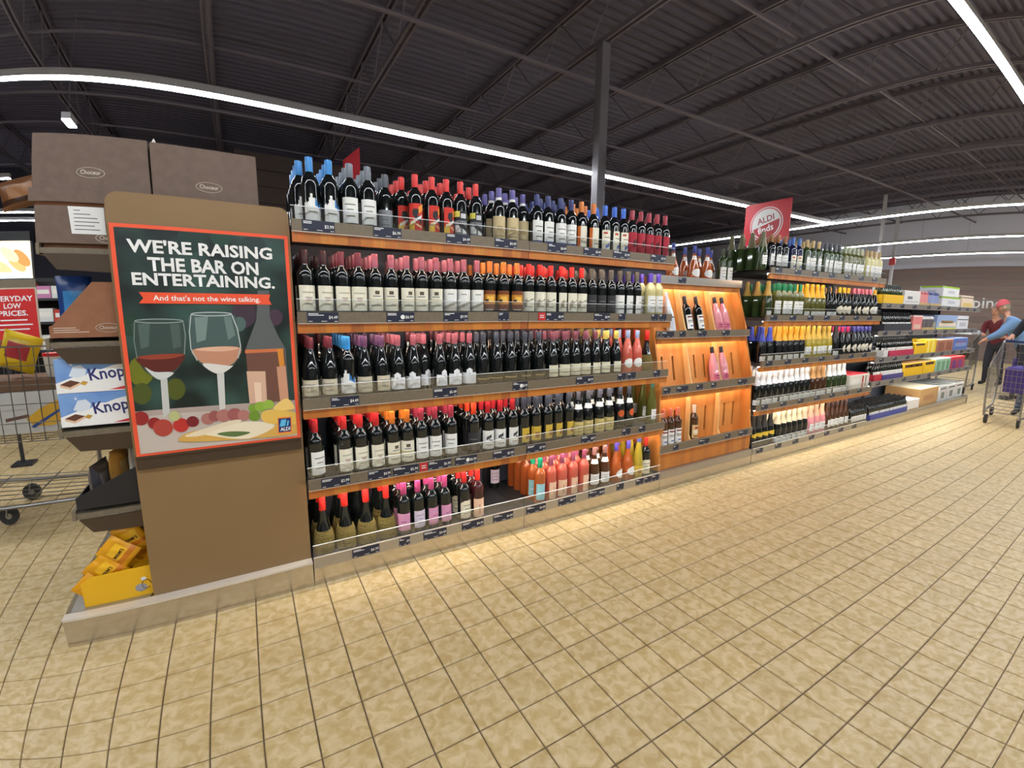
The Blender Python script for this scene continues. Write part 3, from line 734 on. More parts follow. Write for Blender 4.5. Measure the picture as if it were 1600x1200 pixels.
for pas in range(5):
    for back, s, prod, x, y, z, rr, lab, grp, key in cols_:
        yy = y + pas * (2.13 * rr + .0015); xx = x + (random.uniform(-.0015, .0015) if pas else 0)
        if yy + rr > .505 or (key == 'd10' and pas) or not free(s, xx, yy, rr, .0003): continue
        row = ', front row' if pas == 0 and back < .5 else ', second row'
        for a_, b_ in (('dark bottle', 'bottle'), (' and ', ', '), (' with a ', ', '), (' with an ', ', ')):
            if len((lab + row).split()) > 16: lab = lab.replace(a_, b_)
        if pas < 2: put_bottle(prod, xx, yy, z, math.radians(random.uniform(-28, 22)), lab + row, 'wine bottle', grp + row)
        else: rear.append((prod, xx, yy, z))
# empty patch of the bottom shelf: a few bottles far at the back
for px, key in ((772, 'e3'), (786, 'e6'), (802, 'd10'), (820, 'e3')):
    prod = PR[key]
    x = Xat(px, .44, .22)
    if not free(4, x, .44, SH[prod[0]][4] + .001): continue
    lab = {'e3': 'wine bottle with pale lilac label at the back of the empty bottom shelf patch', 'e6': 'wine bottle with aqua label at the back of the empty bottom shelf patch', 'd10': 'tall green bottle at the back of the empty bottom shelf patch'}[key]
    put_bottle(prod, x, .44, BASEZ[4], random.uniform(-.3, .3), lab, 'wine bottle', 'bottles behind the empty patch')
# rows three and deeper, seen only as glints and capsule tops
mb = MB(); mats = []
def mi(m):
    if m not in mats: mats.append(m)
    return mats.index(m)
for prod, x, y, z in rear:
    _, z0, z1, r, _ = SH[prod[0]]
    mb.lathe(SH[prod[0]][0][1:-1], 10, mi(G[prod[1]]), (x, y, z)); mb.lathe(capsule_profile(prod[0], z0, z1, r), 8, mi(paint(prod[2], .35)), (x, y, z))
tag(mb.obj('wine_bottles_in_the_depth', mats), 'mass of wine bottles in the deep rows behind the front ones', 'wine bottles', kind='stuff')

# ------------------------------------------------------------------ wooden rack with leaning trays
RX0, RX1 = 2.42, 3.595
rack = empty('wooden_rack', ((RX0 + RX1) / 2, .25, 0), 'honey coloured wooden bottle rack with slotted leaning backs and grey lips', 'display rack')
LV = [(.255, 1.56, 1.617), (.14, 1.145, 1.2), (.05, .735, .795), (.03, .285, .345)]     # lip front, underside, top
sidep = [(.03, .147), (.03, .345), (.045, .42), (.065, .735), (.07, .83), (.155, 1.145), (.16, 1.22), (.27, 1.56), (.275, 1.6), (.5, 1.6), (.5, .147)]
for xx in (RX0 + .003, RX1 - .021): MB().prism(sidep, 'X', xx, xx + .018).obj('side_panel', M_rack, rack)
MB().box(RX0 + .002, .52, .03, RX1 - .002, .55, 1.68).obj('back_panel', M_slate, rack)
MB().box(RX0 + .0015, .006, 0, RX1 - .0015, .51, .088).obj('kick_plate', M_kick, rack)
MB().box(RX0 + .0015, 0, .09, RX1 - .0015, .03, .146).obj('base_rail', M_silver, rack)
MB().box(RX0 + .0015, .03, .088, RX1 - .0015, .5, .135).obj('base_shelf', M_char, rack)
for k in range(16):
    a = RX0 + .021 + k * (RX1 - RX0 - .042) / 16; b = RX0 + .021 + (k + 1) * (RX1 - RX0 - .042) / 16
    MB().box(a, .034, .147, b - .0006, .05, .285).obj('fascia_stave', M_wood, rack)
cw = (RX1 - RX0 - .042) / 3
def slab(mb, ya, za, yb, zb, x0, x1, v0, v1, t=.014):
    L = math.hypot(yb - ya, zb - za); ny, nz = (zb - za) / L, -(yb - ya) / L
    q = []
    for v in (v0, v1):
        y, z = ya + (yb - ya) * v, za + (zb - za) * v
        q += [(y, z), (y + ny * t, z + nz * t)]
    mb.add([(x, *q[k]) for x in (x0, x1) for k in (0, 2, 3, 1)], [(0, 1, 2, 3), (7, 6, 5, 4), (0, 4, 5, 1), (1, 5, 6, 2), (2, 6, 7, 3), (3, 7, 4, 0)])
for i, (y, z0, z1) in enumerate(LV):
    MB().box(RX0 + .002, y - .014, z0, RX1 - .002, y, z1).obj('grey_lip', M_taupe if i else M_silver, rack)
    MB().box(RX0 + .002, y - .015, z0 - .003, RX1 - .002, y, z0).obj('lip_edge', M_line, rack)
    d = .5 if i == 0 else y + .095
    MB().box(RX0 + .021, y, z0 + .002, RX1 - .021, d, z0 + .018).obj('ledge', M_rack, rack)
    if i < 3: MB().box(RX0 + .021, y + .002, z0 - .045, RX1 - .021, y + .018, z0).obj('wood_trim', M_wood, rack); MB().box(RX0 + .05, y + .03, z0 - .008, RX1 - .05, y + .042, z0 - .002).obj('led_strip', M_lip, rack)
    if i == 0: continue
    yu, zu = LV[i - 1][0] + .085, LV[i - 1][1]
    for c in range(3):
        xa = RX0 + .021 + c * cw + .009 * (c > 0); xb = RX0 + .021 + (c + 1) * cw - .009 * (c < 2); w_ = xb - xa; mb = MB()
        cuts = [0, .3, .36, .64, .7, 1]
        for k in range(5):
            x0, x1 = xa + cuts[k] * w_, xa + cuts[k + 1] * w_
            if k % 2 == 0: slab(mb, y + .095, z0 + .02, yu, zu, x0, x1, 0, 1)
            else: slab(mb, y + .095, z0 + .02, yu, zu, x0, x1, 0, .14); slab(mb, y + .095, z0 + .02, yu, zu, x0, x1, .62, 1)
        bm_me = mb.mesh('slotted_back', M_rack); b_ = bmesh.new(); b_.from_mesh(bm_me); bmesh.ops.remove_doubles(b_, verts=b_.verts, dist=.0004); b_.to_mesh(bm_me); b_.free()
        link('slotted_back', bm_me, rack, None, True)
    for c in (1, 2):
        x = RX0 + .021 + c * cw
        MB().prism([(y + .03, z0 + .018), (y + .094, z0 + .018), (yu - .002, zu - .001), (LV[i - 1][0] + .045, zu - .001), (y + .055, z1 + .02), (y + .03, z0 + .03)], 'X', x - .008, x + .008).obj('divider', M_rackedge, rack)
for i, lst in {0: [(1060, 1072)], 1: [(1024, 1032), (1034, 1053), (1062, 1071), (1090, 1104), (1128, 1140)], 2: [(1036, 1047), (1057, 1075), (1088, 1098), (1111, 1119), (1153, 1167)], 3: [(1052, 1060), (1092, 1108), (1133, 1141), (1154, 1168)]}.items():
    for a, b in lst:
        y, z0, z1 = LV[i]; x0 = Xat(a, y - .015, z0 + .02); x1 = Xat(b, y - .015, z0 + .02)
        x0 = max(x0, RX0 + .01)
        price_tag(rack, x0, x1, z0 + .006, None, y - .0145, .042)
RB_P = {
 'top_amber': ('bulb', 'amber', (60, 70, 150), ['collar2', 'oval_white'], 'round amber bottle with blue capsule and white neck label on top of the wooden rack'),
 'top_dark': ('bordeaux', 'green', (60, 66, 40), ['tall_white'], 'green bottle with white label at the end of the wooden rack top'),
 'silver': ('hock', 'silver', None, [], 'silver sleeved bottle with a black ring leaning in the wooden rack'),
 'black': ('bordeaux', 'black', DK, ['white_text'], 'black bottle with white label leaning in the upper wooden tray'),
 'pink_up': ('burgundy', 'blush', DK, ['pink_band'], 'frosted pink bottle with black stopper in the upper wooden tray'),
 'pink_mid': ('burgundy', 'blush', DK, ['pink_band'], 'frosted pink bottle with black stopper in the middle wooden tray'),
 'bourbon': ('bordeaux', 'brown', (216, 120, 96), ['white_text'], 'dark bottle with coral cap and white label in the lowest wooden tray'),
 'bourbon2': ('bordeaux', 'brown', (226, 206, 190), ['bourbon'], 'dark bottle with tan picture label standing alone in the lowest wooden tray')}
for px in (1050, 1062, 1083, 1093, 1103, 1113):
    p = RB_P['top_amber']; x = Xat(px, .33, 1.66)
    if free('r0', x, .33, .0515): put_bottle(p, x, .33, 1.5785, random.uniform(-.3, .3), p[4], 'wine bottle', 'amber bottles on top of the rack')
for px in (1068, 1090, 1108):
    p = RB_P['top_amber']; x = Xat(px, .44, 1.66)
    if free('r0', x, .44, .0515): put_bottle(p, x, .44, 1.5785, random.uniform(-.3, .3), p[4], 'wine bottle', 'amber bottles on top of the rack')
for px in (1127, 1137, 1147):
    p = RB_P['top_dark']; x = min(Xat(px, .31, 1.66), 3.55)
    if free('r0', x, .31, .0385): put_bottle(p, x, .31, 1.5785, random.uniform(-.2, .2), p[4], 'wine bottle', 'green bottles on top of the rack')
for lev, key, pxs, grp in ((1, 'silver', [1051], None), (1, 'black', [1078, 1096], 'black bottles in the rack'), (1, 'pink_up', [1121, 1136], 'pink bottles in the upper tray'), (2, 'pink_mid', [1119, 1133], 'pink bottles in the middle tray'), (3, 'bourbon', [1036, 1045, 1058], 'coral capped bottles in the rack'), (3, 'bourbon2', [1080], None)):
    y, z0, z1 = LV[lev]; p = RB_P[key]; yu, zu = LV[lev - 1][0] + .085, LV[lev - 1][1]
    lean = math.atan2(yu - (y + .095), zu - z0 - .02)
    rr = SH[p[0]][4]
    for px in pxs:
        x = Xat(px, y + .05, z0 + .12)
        c = int((x - RX0 - .021) / cw); x = min(max(x, RX0 + .035 + c * cw + rr), RX0 + .008 + (c + 1) * cw - rr)
        if not free('r%d' % lev, x, .3, rr, .003):
            x = max(t[0] + t[2] for t in TAKEN['r%d' % lev] if t[0] < x + .02) + rr + .004; TAKEN['r%d' % lev].append((x, .3, rr))
        yb = y + .093 - rr / math.cos(lean) if lev > 1 else y + .093 - rr - .004
        o = put_bottle(p, x, yb, z0 + .019 + rr * math.sin(lean), 0, p[4], 'wine bottle', grp, tilt=-lean, name='spirit_bottle')
        if key == 'silver': MB().lathe([(.0383, .118), (.0383, .126)], 18).obj('black_ring', M_black, o, world=False)

# ------------------------------------------------------------------ far wine units
FU = [wine_unit(3.6, 4.7, 'wine shelf unit of sparkling wine beyond the wooden rack'), wine_unit(4.7, 5.8, 'wine shelf unit between the sparkling wine and the beer shelves')]
for z in (1.669, 1.273, .879, .489, .09):
    for k in range(7):
        x = 3.66 + k * .3; u = FU[0] if x < 4.6 else FU[1]
        if 4.58 < x < 4.72: x = 4.72
        price_tag(u, x, x + .1, z + .006, None, -.0045 if z > .1 else -.0005, .044)
GD = (176, 140, 60); BN = (150, 96, 52); TNC = (190, 160, 110); CLR = (196, 196, 176)
LB['oval_cream'] = (.04, .12, 56, (232, 222, 200), [(.3, .7, .45, .55, GY)], 'oval')
LB['low_white'] = (.012, .06, 60, WH, [(.3, .7, .4, .5, GY)], 'flat')
FAR = [
 [(1158, 1184, ('fizz', 'green', (96, 92, 60), ['white_low'], 'green bottle with olive foil')), (1185, 1229, ('bordeaux', 'black', BN, ['white_low'], 'dark bottle with copper brown capsule')), (1231, 1251, ('bordeaux', 'navy', (64, 104, 176), ['blue_mark'], 'dark bottle with blue capsule')), (1253, 1281, ('bordeaux', 'green', TNC, ['tall_white'], 'green bottle with tan capsule')), (1283, 1312, ('bordeaux', 'green', (70, 72, 84), ['tall_white'], 'green bottle with slate capsule')), (1314, 1346, ('bordeaux', 'olive', (170, 176, 150), ['white_hill'], 'olive bottle with pale capsule')), (1348, 1390, ('bordeaux', 'clear', TNC, ['tall_white'], 'pale bottle with tan capsule'))],
 [(1158, 1206, ('fizz', 'green', GD, ['low_white'], 'green sparkling bottle with gold foil')), (1208, 1252, ('bordeaux', 'olive', GN, ['tall_white'], 'olive bottle with emerald capsule')), (1253, 1286, ('fizz', 'olive', (226, 164, 30), ['low_white'], 'sparkling bottle with amber foil')), (1288, 1304, ('burgundy', 'black', (60, 60, 66), ['low_white'], 'black bottle with charcoal capsule')), (1305, 1326, ('burgundy', 'black', (220, 180, 40), ['oval_cream'], 'dark bottle with yellow capsule')), (1328, 1360, ('burgundy', 'black', (206, 110, 130), ['oval_cream'], 'dark bottle with pink capsule')), (1362, 1374, ('burgundy', 'black', (216, 176, 60), ['white_low'], 'dark bottle with mustard capsule'))],
 [(1166, 1206, ('fizz', 'black', (64, 76, 176), ['low_white'], 'dark sparkling bottle with blue foil')), (1208, 1254, ('fizz', 'black', (222, 160, 40), ['low_white'], 'dark sparkling bottle with orange gold foil')), (1255, 1296, ('fizz', 'gold', (206, 170, 70), ['white_low'], 'golden sparkling bottle with gold foil')), (1298, 1308, ('fizz', 'black', (50, 50, 56), ['low_white'], 'black sparkling bottle with black foil')), (1309, 1326, ('burgundy', 'black', (206, 50, 110), ['oval_cream'], 'dark bottle with magenta capsule')), (1328, 1366, ('burgundy', 'black', (90, 88, 170), ['oval_cream'], 'dark bottle with violet capsule'))],
 [(1168, 1262, ('fizz', 'black', (228, 230, 236), ['low_white'], 'black sparkling bottle with white foil')), (1263, 1287, ('fizz', 'brown', (196, 150, 96), ['low_white'], 'brown sparkling bottle with copper foil')), (1288, 1319, ('fizz', 'green', (220, 226, 230), ['low_white'], 'green sparkling bottle with silver foil'))],
 [(1166, 1206, ('fizz', 'black', (40, 38, 36), ['medal'], 'black sparkling bottle with yellow medallion')), (1208, 1258, ('fizz', 'black', (206, 196, 170), ['low_white'], 'black sparkling bottle with cream foil')), (1259, 1286, ('fizz', 'blush', (214, 176, 150), ['white_low'], 'blush sparkling bottle with rose gold foil')), (1287, 1322, ('burgundy', 'brown', (70, 50, 50), ['white_low'], 'dark brown bottle with plum capsule'))]]
back_rows = []
for s, lst in enumerate(FAR):
    z = BASEZ[s]
    for a, b, p in lst:
        rr = SH[p[0]][4] + .0008; y = YF + rr - .038
        x0 = max(Xat(a, y, z + .1), 3.63); x1 = min(Xat(b, y, z + .1), 5.79) - .006
        n = max(1, int((x1 - x0) / (2 * rr + .004)))
        for k in range(n):
            x = x0 + (k + .5) * (x1 - x0) / n
            for r_ in range(4):
                yy = y + r_ * (2 * rr + .006)
                if yy + rr > .51 or not free('f%d' % s, x, yy, rr): continue
                if r_ == 0: put_bottle(p, x, yy, z, random.uniform(-.35, .35), p[4] + ' ' + SHELF_WORDS[s] + ' past the rack', 'wine bottle', p[4] + ' group')
                else: back_rows.append((p, x, yy, z))
mb = MB(); mats = []
for p, x, y, z in back_rows:
    _, z0, z1, r, _ = SH[p[0]]
    mb.lathe(SH[p[0]][0][1:-1], 8, mi(G[p[1]]), (x, y, z)); mb.lathe(capsule_profile(p[0], z0, z1, r), 8, mi(paint(p[2], .35)), (x, y, z))
tag(mb.obj('bottles_in_the_far_depth', mats), 'mass of bottles in the rear rows past the wooden rack', 'wine bottles', kind='stuff')

# ------------------------------------------------------------------ beer and soda shelves at the end of the run
CR_B = [1.41, 1.105, .805, .535]
M_grail = mat('grey_rail', srgb(140, 134, 128), .4, .3)
CU = []
for k, (x0, x1) in enumerate(((5.8, 6.98), (6.98, 8.17), (8.17, 9.36))):
    u = empty('beer_shelf_unit', ((x0 + x1) / 2, .25, 0), ['grey shelf unit of beer next to the wine', 'grey shelf unit of beer and cans between two others', 'grey shelf unit at the end of the run by the carts'][k], 'shelf unit', 'shelf units of beer and soda')
    CU.append(u); e = .0015
    MB().box(x0, .52, .03, x1, .55, 1.56).obj('back_panel', M_slate, u)
    for xx in (x0 + .002, x1 - .026): MB().box(xx, .5, 0, xx + .024, .52, 1.56).obj('upright', M_char, u)
    MB().box(x0 + e, .006, 0, x1 - e, .52, .088).obj('kick_plate', M_kick, u)
    b = MB().box(x0 + e, .014, .088, x1 - e, .52, .118).obj('shelf', M_char, u)
    MB().box(x0 + e, 0, .09, x1 - e, .014, .13).obj('price_rail', M_silver, b)
    for z in CR_B:
        b = MB().box(x0 + e, .012, z + .004, x1 - e, .52, z + .05).obj('shelf', M_char, u)
        MB().box(x0 + e, -.004, z, x1 - e, .012, z + .055).obj('price_rail', M_grail, b)
        MB().box(x0 + e, -.005, z - .003, x1 - e, .012, z).obj('rail_edge', M_line, b)
        for t in range(3): price_tag(u, x0 + .1 + t * .36, x0 + .2 + t * .36, z + .005, None, -.0045, .044)
        if z < 1.4: led(u, x0, x1, z + .002)
MB().box(9.361, .0, 0, 9.39, .55, .13).obj('end_cap', M_silver, CU[2])
CZ = [CR_B[0] + .0505, CR_B[1] + .0505, CR_B[2] + .0505, CR_B[3] + .0505, .1185]
BEER = ('bordeaux', 'black', DK, ['white_low'], '')
def carton(px0, px1, shelf, h, col, top, label, y0=.02, d=.26, band=None, z=0, name='carton'):
    zz = CZ[shelf] + z; x0 = Xat(px0, y0, zz + h / 2); x1 = Xat(px1, y0, zz + h / 2) - .004
    o = empty(name, ((x0 + x1) / 2, y0 + d / 2, zz), label, 'carton')
    MB().bbox(x0, y0, zz, x1, y0 + d, zz + h, .003).obj('box_body', paint(col, .55), o)
    MB().box(x0 + .004, y0 + .004, zz + h, x1 - .004, y0 + d - .004, zz + h + .002).obj('top_flap', paint(top, .6), o)
    if band:
        for (u0, u1, v0, v1, c) in band:
            MB().box(x0 + u0 * (x1 - x0), y0 - .0012, zz + v0 * h, x0 + u1 * (x1 - x0), y0 - .0002, zz + v1 * h).obj('printed_panel', paint(c, .55), o)
            MB().box(x0 - .0012, y0 + .01 + (1 - u1) * d * .9, zz + v0 * h, x0 - .0002, y0 + .01 + (1 - u0) * d * .9, zz + v1 * h).obj('printed_panel', paint(c, .55), o)
    return o
def cans(px0, px1, shelf, h, col, cap, label, n, y0=.03, z=0):
    zz = CZ[shelf] + z; x0 = Xat(px0, y0, zz + h / 2); x1 = Xat(px1, y0, zz + h / 2) - .006
    r = (x1 - x0) / n / 2; o = empty('can_pack', ((x0 + x1) / 2, y0 + r * 2, zz), label, 'can pack')
    MB().box(x0, y0, zz, x1, y0 + r * 4, zz + .03).obj('tray', paint((206, 176, 110), .6), o)
    m = MB().lathe([(r * .8, 0), (r * .97, .006), (r * .97, h - .02), (r * .75, h - .006), (r * .72, h)], 12).mesh('can', paint(col, .3))
    m2 = MB().lathe([(r * .98, h * .78), (r * .975, h - .02), (r * .76, h - .005), (r * .7, h + .001), (0, h + .001)], 12).mesh('can_top', paint(cap, .3))
    for k in range(n):
        for j in range(2):
            c = link('can', m, o); c.location = (x0 + r + 2 * r * k - (x0 + x1) / 2, r + 2 * r * j - r * 2, .002)
            link('can_top', m2, c)
def beer(px0, px1, shelf, tray, label, rows=2, band=None, sc_=.68, glass='black', cap=DK, lab='tall_white', th=.08):
    zz = CZ[shelf]; x0 = Xat(px0, .03, zz + .08); x1 = Xat(px1, .03, zz + .08) - .004
    r = .0375 * sc_; n = max(1, int((x1 - x0 - .012) / (2 * r + .002)))
    o = empty('bottle_case', ((x0 + x1) / 2, .1, zz), label + ' holding bottles', 'bottle case')
    dep = rows * (2 * r + .004) + .012
    mb = MB(); t = .004
    mb.box(x0, .02, zz, x1, .02 + dep, zz + t); mb.box(x0, .02, zz, x1, .02 + t, zz + th); mb.box(x0, .02 + dep - t, zz, x1, .02 + dep, zz + th); mb.box(x0, .02, zz, x0 + t, .02 + dep, zz + th); mb.box(x1 - t, .02, zz, x1, .02 + dep, zz + th)
    mb.obj('tray', paint(tray, .6), o)
    p = ('bordeaux', glass, cap, [lab], '')
    for k in range(n):
        for j in range(rows):
            put_bottle(p, x0 + .006 + (k + .5) * (x1 - x0 - .012) / n, .028 + r + j * (2 * r + .004), zz + t + .0005, random.uniform(-.3, .3), 'small dark bottle, ' + ('front', 'second', 'third', 'rear')[j] + ' row of the ' + label, 'beer bottle', ('front', 'second', 'third', 'rear')[j] + ' row of the ' + label, 'beer_bottle', 0, sc_)
# top shelf
beer(1379, 1411, 0, (238, 188, 20), 'yellow tray on the top beer shelf', cap=(70, 74, 70), lab='white_low', glass='green', th=.1)
carton(1413, 1438, 0, .16, (222, 220, 216), (230, 228, 224), 'white beer carton on the top shelf next to the yellow tray', band=[(.2, .5, .4, .6, (110, 110, 120)), (.1, .9, .2, .24, (150, 150, 156))])
cans(1439, 1454, 0, .17, (226, 150, 150), (190, 90, 96), 'pack of tall pink cans on the top beer shelf', 2)
cans(1455, 1471, 0, .17, (150, 160, 204), (60, 70, 120), 'pack of tall blue cans on the top beer shelf', 2)
carton(1472, 1500, 0, .13, (220, 220, 222), (150, 190, 40), 'lower white and lime carton on the top beer shelf', band=[(0, 1, .84, 1, (150, 190, 40)), (.3, .7, .3, .6, (190, 190, 200))])
carton(1474, 1499, 0, .13, (226, 226, 228), (160, 200, 50), 'upper white and lime carton stacked on the top beer shelf', band=[(0, 1, .84, 1, (160, 200, 50)), (.3, .7, .3, .6, (196, 196, 206))], z=.1335)
carton(1503, 1521, 0, .17, (226, 204, 180), (230, 214, 196), 'cream and gold carton at the end of the top beer shelf', band=[(0, 1, .8, .86, (70, 60, 60)), (.1, .9, .1, .4, (220, 190, 110))])
# second shelf
beer(1380, 1424, 1, (50, 52, 60), 'black tray on the second beer shelf', lab='white_low')
carton(1426, 1441, 1, .18, (222, 130, 130), (236, 190, 180), 'coral pink carton on the second beer shelf', band=[(.15, .85, .1, .4, (226, 190, 170)), (0, 1, .9, 1, (240, 220, 216))])
cans(1442, 1462, 1, .17, (112, 106, 110), (226, 226, 226), 'pack of grey cans with white tops on the second shelf', 3)
carton(1464, 1495, 1, .19, (150, 172, 210), (120, 130, 180), 'pale blue beer carton with a golden field on the second shelf', band=[(.1, .98, .2, .5, (232, 216, 190)), (.2, .8, .45, .62, (150, 116, 60)), (0, 1, .02, .14, (216, 216, 90))])
carton(1496, 1513, 1, .19, (226, 226, 230), (150, 140, 160), 'white carton with black stripe on the second shelf', band=[(0, 1, .68, .74, (40, 40, 44)), (.2, .8, .2, .5, (190, 190, 200))])
# third shelf
beer(1379, 1387, 2, (220, 218, 214), 'white tray on the third beer shelf')
beer(1388, 1427, 2, (190, 44, 80), 'crimson tray on the third beer shelf', th=.07)
carton(1429, 1446, 2, .14, (238, 190, 20), (210, 160, 30), 'plain yellow beer carton on the third shelf', band=[(.1, .9, .75, .92, (80, 50, 30))])
carton(1447, 1463, 2, .17, (244, 204, 40), (248, 220, 90), 'yellow beer carton with pale stripes on the third shelf', band=[(.15, .3, 0, 1, (250, 230, 130)), (.6, .75, 0, 1, (250, 230, 130))])
carton(1464, 1489, 2, .16, (176, 120, 96), (226, 196, 180), 'brown beer carton on the third shelf', band=[(.08, .45, .1, .8, (150, 92, 72)), (.55, .92, .1, .8, (150, 92, 72))])
carton(1490, 1512, 2, .17, (96, 120, 186), (140, 160, 210), 'blue carton at the end of the third shelf', band=[(.1, .9, .3, .6, (140, 160, 206)), (.2, .8, .62, .68, (190, 70, 80))])
# fourth shelf
carton(1327, 1358, 3, .17, (226, 218, 206), (206, 60, 72), 'cream wine box with red top beside the silver foil bottles', z=-.068, y0=.03, d=.36, band=[(.1, .5, .15, .75, (236, 230, 220)), (.62, .7, .1, .9, (190, 70, 70)), (.78, .84, .2, .9, (150, 120, 110))])
beer(1364, 1377, 3, (196, 40, 60), 'scarlet tray on the fourth beer shelf', th=.075)
beer(1378, 1411, 3, (74, 66, 130), 'purple tray on the fourth beer shelf', th=.06)
carton(1412, 1442, 3, .16, (240, 190, 24), (120, 80, 40), 'wide yellow beer carton on the fourth shelf', band=[(.05, .95, .68, .9, (84, 52, 30)), (.3, .42, .72, .86, (200, 130, 90)), (.6, .72, .72, .86, (200, 130, 90))])
carton(1443, 1461, 3, .16, (242, 196, 30), (120, 84, 40), 'narrow yellow beer carton on the fourth shelf', band=[(.15, .85, .7, .92, (84, 52, 30))])
carton(1462, 1485, 3, .17, (160, 196, 176), (226, 234, 230), 'mint green soda carton on the fourth shelf', band=[(.08, .28, .06, .8, (110, 160, 120)), (.4, .6, .06, .8, (110, 160, 120)), (.72, .92, .06, .8, (110, 160, 120))])
carton(1486, 1507, 3, .17, (190, 60, 90), (226, 60, 66), 'red and purple soda carton on the fourth shelf', band=[(.1, .35, .06, .7, (110, 60, 130)), (.5, .8, .06, .7, (140, 70, 130)), (0, 1, .85, 1, (230, 50, 60))])
# bottom shelf
beer(1330, 1355, 4, (60, 60, 66), 'grey tray beside the wine', 4, th=.03, lab='white_low')
beer(1358, 1417, 4, (64, 74, 150), 'blue tray on the bottom beer shelf', 4, th=.07, lab='white_low')
carton(1418, 1436, 4, .14, (232, 228, 222), (240, 240, 236), 'small white open carton on the bottom shelf', d=.14, band=[(.1, .9, .06, .16, (190, 150, 90))])
carton(1437, 1465, 4, .24, (206, 164, 110), (226, 222, 206), 'kraft brown carton on the bottom shelf', y0=.05, d=.4, band=[(.2, .8, .3, .6, (190, 140, 100))])
for k, (a, b) in enumerate(((1467, 1479), (1480, 1492), (1493, 1504))):
    carton(a, b, 4, .22, (226, 226, 226), (120, 126, 130), 'white soda carton with grey stripes on the bottom shelf by the carts', y0=.05, d=.4, band=[(.1, .9, .8, .88, (80, 86, 92)), (.3, .7, .2, .6, (120, 130, 126))])['group'] = 'white soda cartons'

# ------------------------------------------------------------------ end cap with the poster panel
ec = empty('endcap_unit', (-.45, .5, 0), 'brown end cap shelving with a tall side panel at the head of the wine run', 'shelf unit')
EX = -.945
MB().box(EX, .004, 0, -.003, 1.15, .118).obj('base', M_kick, ec)
MB().box(EX, -.002, .118, -.003, .05, .126).obj('base_edge', M_line, ec)
MB().box(EX + .02, .05, .118, -.64, 1.13, .124).obj('base_deck', M_silver, ec)
pp = [(-.628, .119), (-.004, .119), (-.004, 1.735)]
for k in range(7):
    a = k / 6 * math.pi / 2; pp.append((-.039 + .035 * math.cos(a), 1.735 + .035 * math.sin(a)))
for k in range(7):
    a = math.pi / 2 + k / 6 * math.pi / 2; pp.append((-.583 + .045 * math.cos(a), 1.725 + .045 * math.sin(a)))
MB().prism(pp, 'Y', .052, .078).obj('side_panel', M_panel, ec)
MB().box(-.622, .04, .69, -.012, .052, .742).obj('poster_ledge', M_darkbronze, ec)
MB().box(-.06, .08, .124, -.004, 1.12, 1.6).obj('back_panel', M_char, ec)
for z in (1.54, 1.19, .845, .505):
    sh = MB().box(-.85, .09, z, -.06, 1.1, z + .02).obj('shelf', M_taupe, ec)
    MB().box(-.862, .085, z - .004, -.85, 1.1, z + .036).obj('shelf_lip', M_taupe, sh)
    MB().prism([(-.84, z - .001), (-.8, z - .06), (-.066, z - .1), (-.066, z - .001)], 'Y', .08, .09).obj('bracket', M_darkbronze, sh)
# poster
PY = .0395
poster = empty('poster', (-.32, PY, .745), 'poster of wine glasses reading about raising the bar on entertaining', 'poster')
PX0, PX1, PZ0, PZ1 = -.618, -.014, .743, 1.652
M_posterbg = noisemat('poster_blurred_garden', (.004, .012, .011), srgb(58, 92, 84), 7, .35, detail=1, lo=.35, hi=.85)
MB().box(PX0, PY, PZ0, PX1, .0515, PZ1).obj('backing', M_black, poster)
fr = MB()
MB().box(PX0, PY - .002, PZ0 + .004, PX1, PY, PZ1).obj('orange_border', M_orange, poster)
MB().box(PX0 + .014, PY - .0025, PZ0 + .014, PX1 - .014, PY - .002, PZ1 - .014).obj('picture', M_posterbg, poster)
MB().box(PX0 - .002, PY - .006, PZ0 - .004, PX1 + .002, PY, PZ0 + .004).obj('lower_channel', M_darkbronze, poster)
LAY = [0]
def pz(zx, zy):            # point on the poster from the enlarged photograph
    q = P(150 + zx / 2.857, 300 + zy / 2.857, Y=PY - .003); return (q.x, q.z)
def shape(pts, col, name='print', raw=False, rough=.4, smooth=None):
    if smooth is None: smooth = name in ('wine_print', 'food_print') or (name == 'glass_print' and len(pts) > 4)
    LAY[0] += 1
    y = PY - .0026 - LAY[0] * .00004
    if smooth:          # round the outline off
        n_ = len(pts); out = []
        for k in range(n_):
            p0, p1, p2, p3 = (pts[(k + j - 1) % n_] for j in range(4))
            for t in (0, .25, .5, .75):
                out.append(tuple(.5 * (2 * p1[c] + (p2[c] - p0[c]) * t + (2 * p0[c] - 5 * p1[c] + 4 * p2[c] - p3[c]) * t * t + (3 * p1[c] - p0[c] - 3 * p2[c] + p3[c]) * t ** 3) for c in (0, 1)))
        pts = out
    q = [pz(*p) for p in pts] if not raw else pts
    q = [(min(max(x, PX0 + .014), PX1 - .014), min(max(z, PZ0 + .0145), PZ1 - .014)) for x, z in q]
    return MB().add([(x, y, z) for x, z in q], [tuple(range(len(q)))]).obj(name, paint(col, rough), poster)
def disc(c, rx, ry, col, n=18, name='print'):
    return shape([(c[0] + rx * math.cos(2 * math.pi * k / n), c[1] + ry * math.sin(2 * math.pi * k / n)) for k in range(n)], col, name)
for c, r, col in (((200, 800), 60, (108, 114, 18)), ((355, 880), 44, (78, 86, 22)), ((205, 900), 44, (74, 84, 26)), ((150, 600), 40, (30, 64, 44)), ((660, 545), 56, (62, 46, 60)), ((800, 560), 34, (70, 48, 66)), ((470, 610), 26, (96, 120, 116)), ((640, 590), 30, (80, 104, 100)), ((340, 620), 34, (62, 96, 88)), ((420, 210), 60, (24, 52, 46)), ((560, 190), 50, (22, 64, 50)), ((700, 260), 64, (34, 54, 52))):
    disc(c, r, r * 1.1, col, name='bokeh_print')
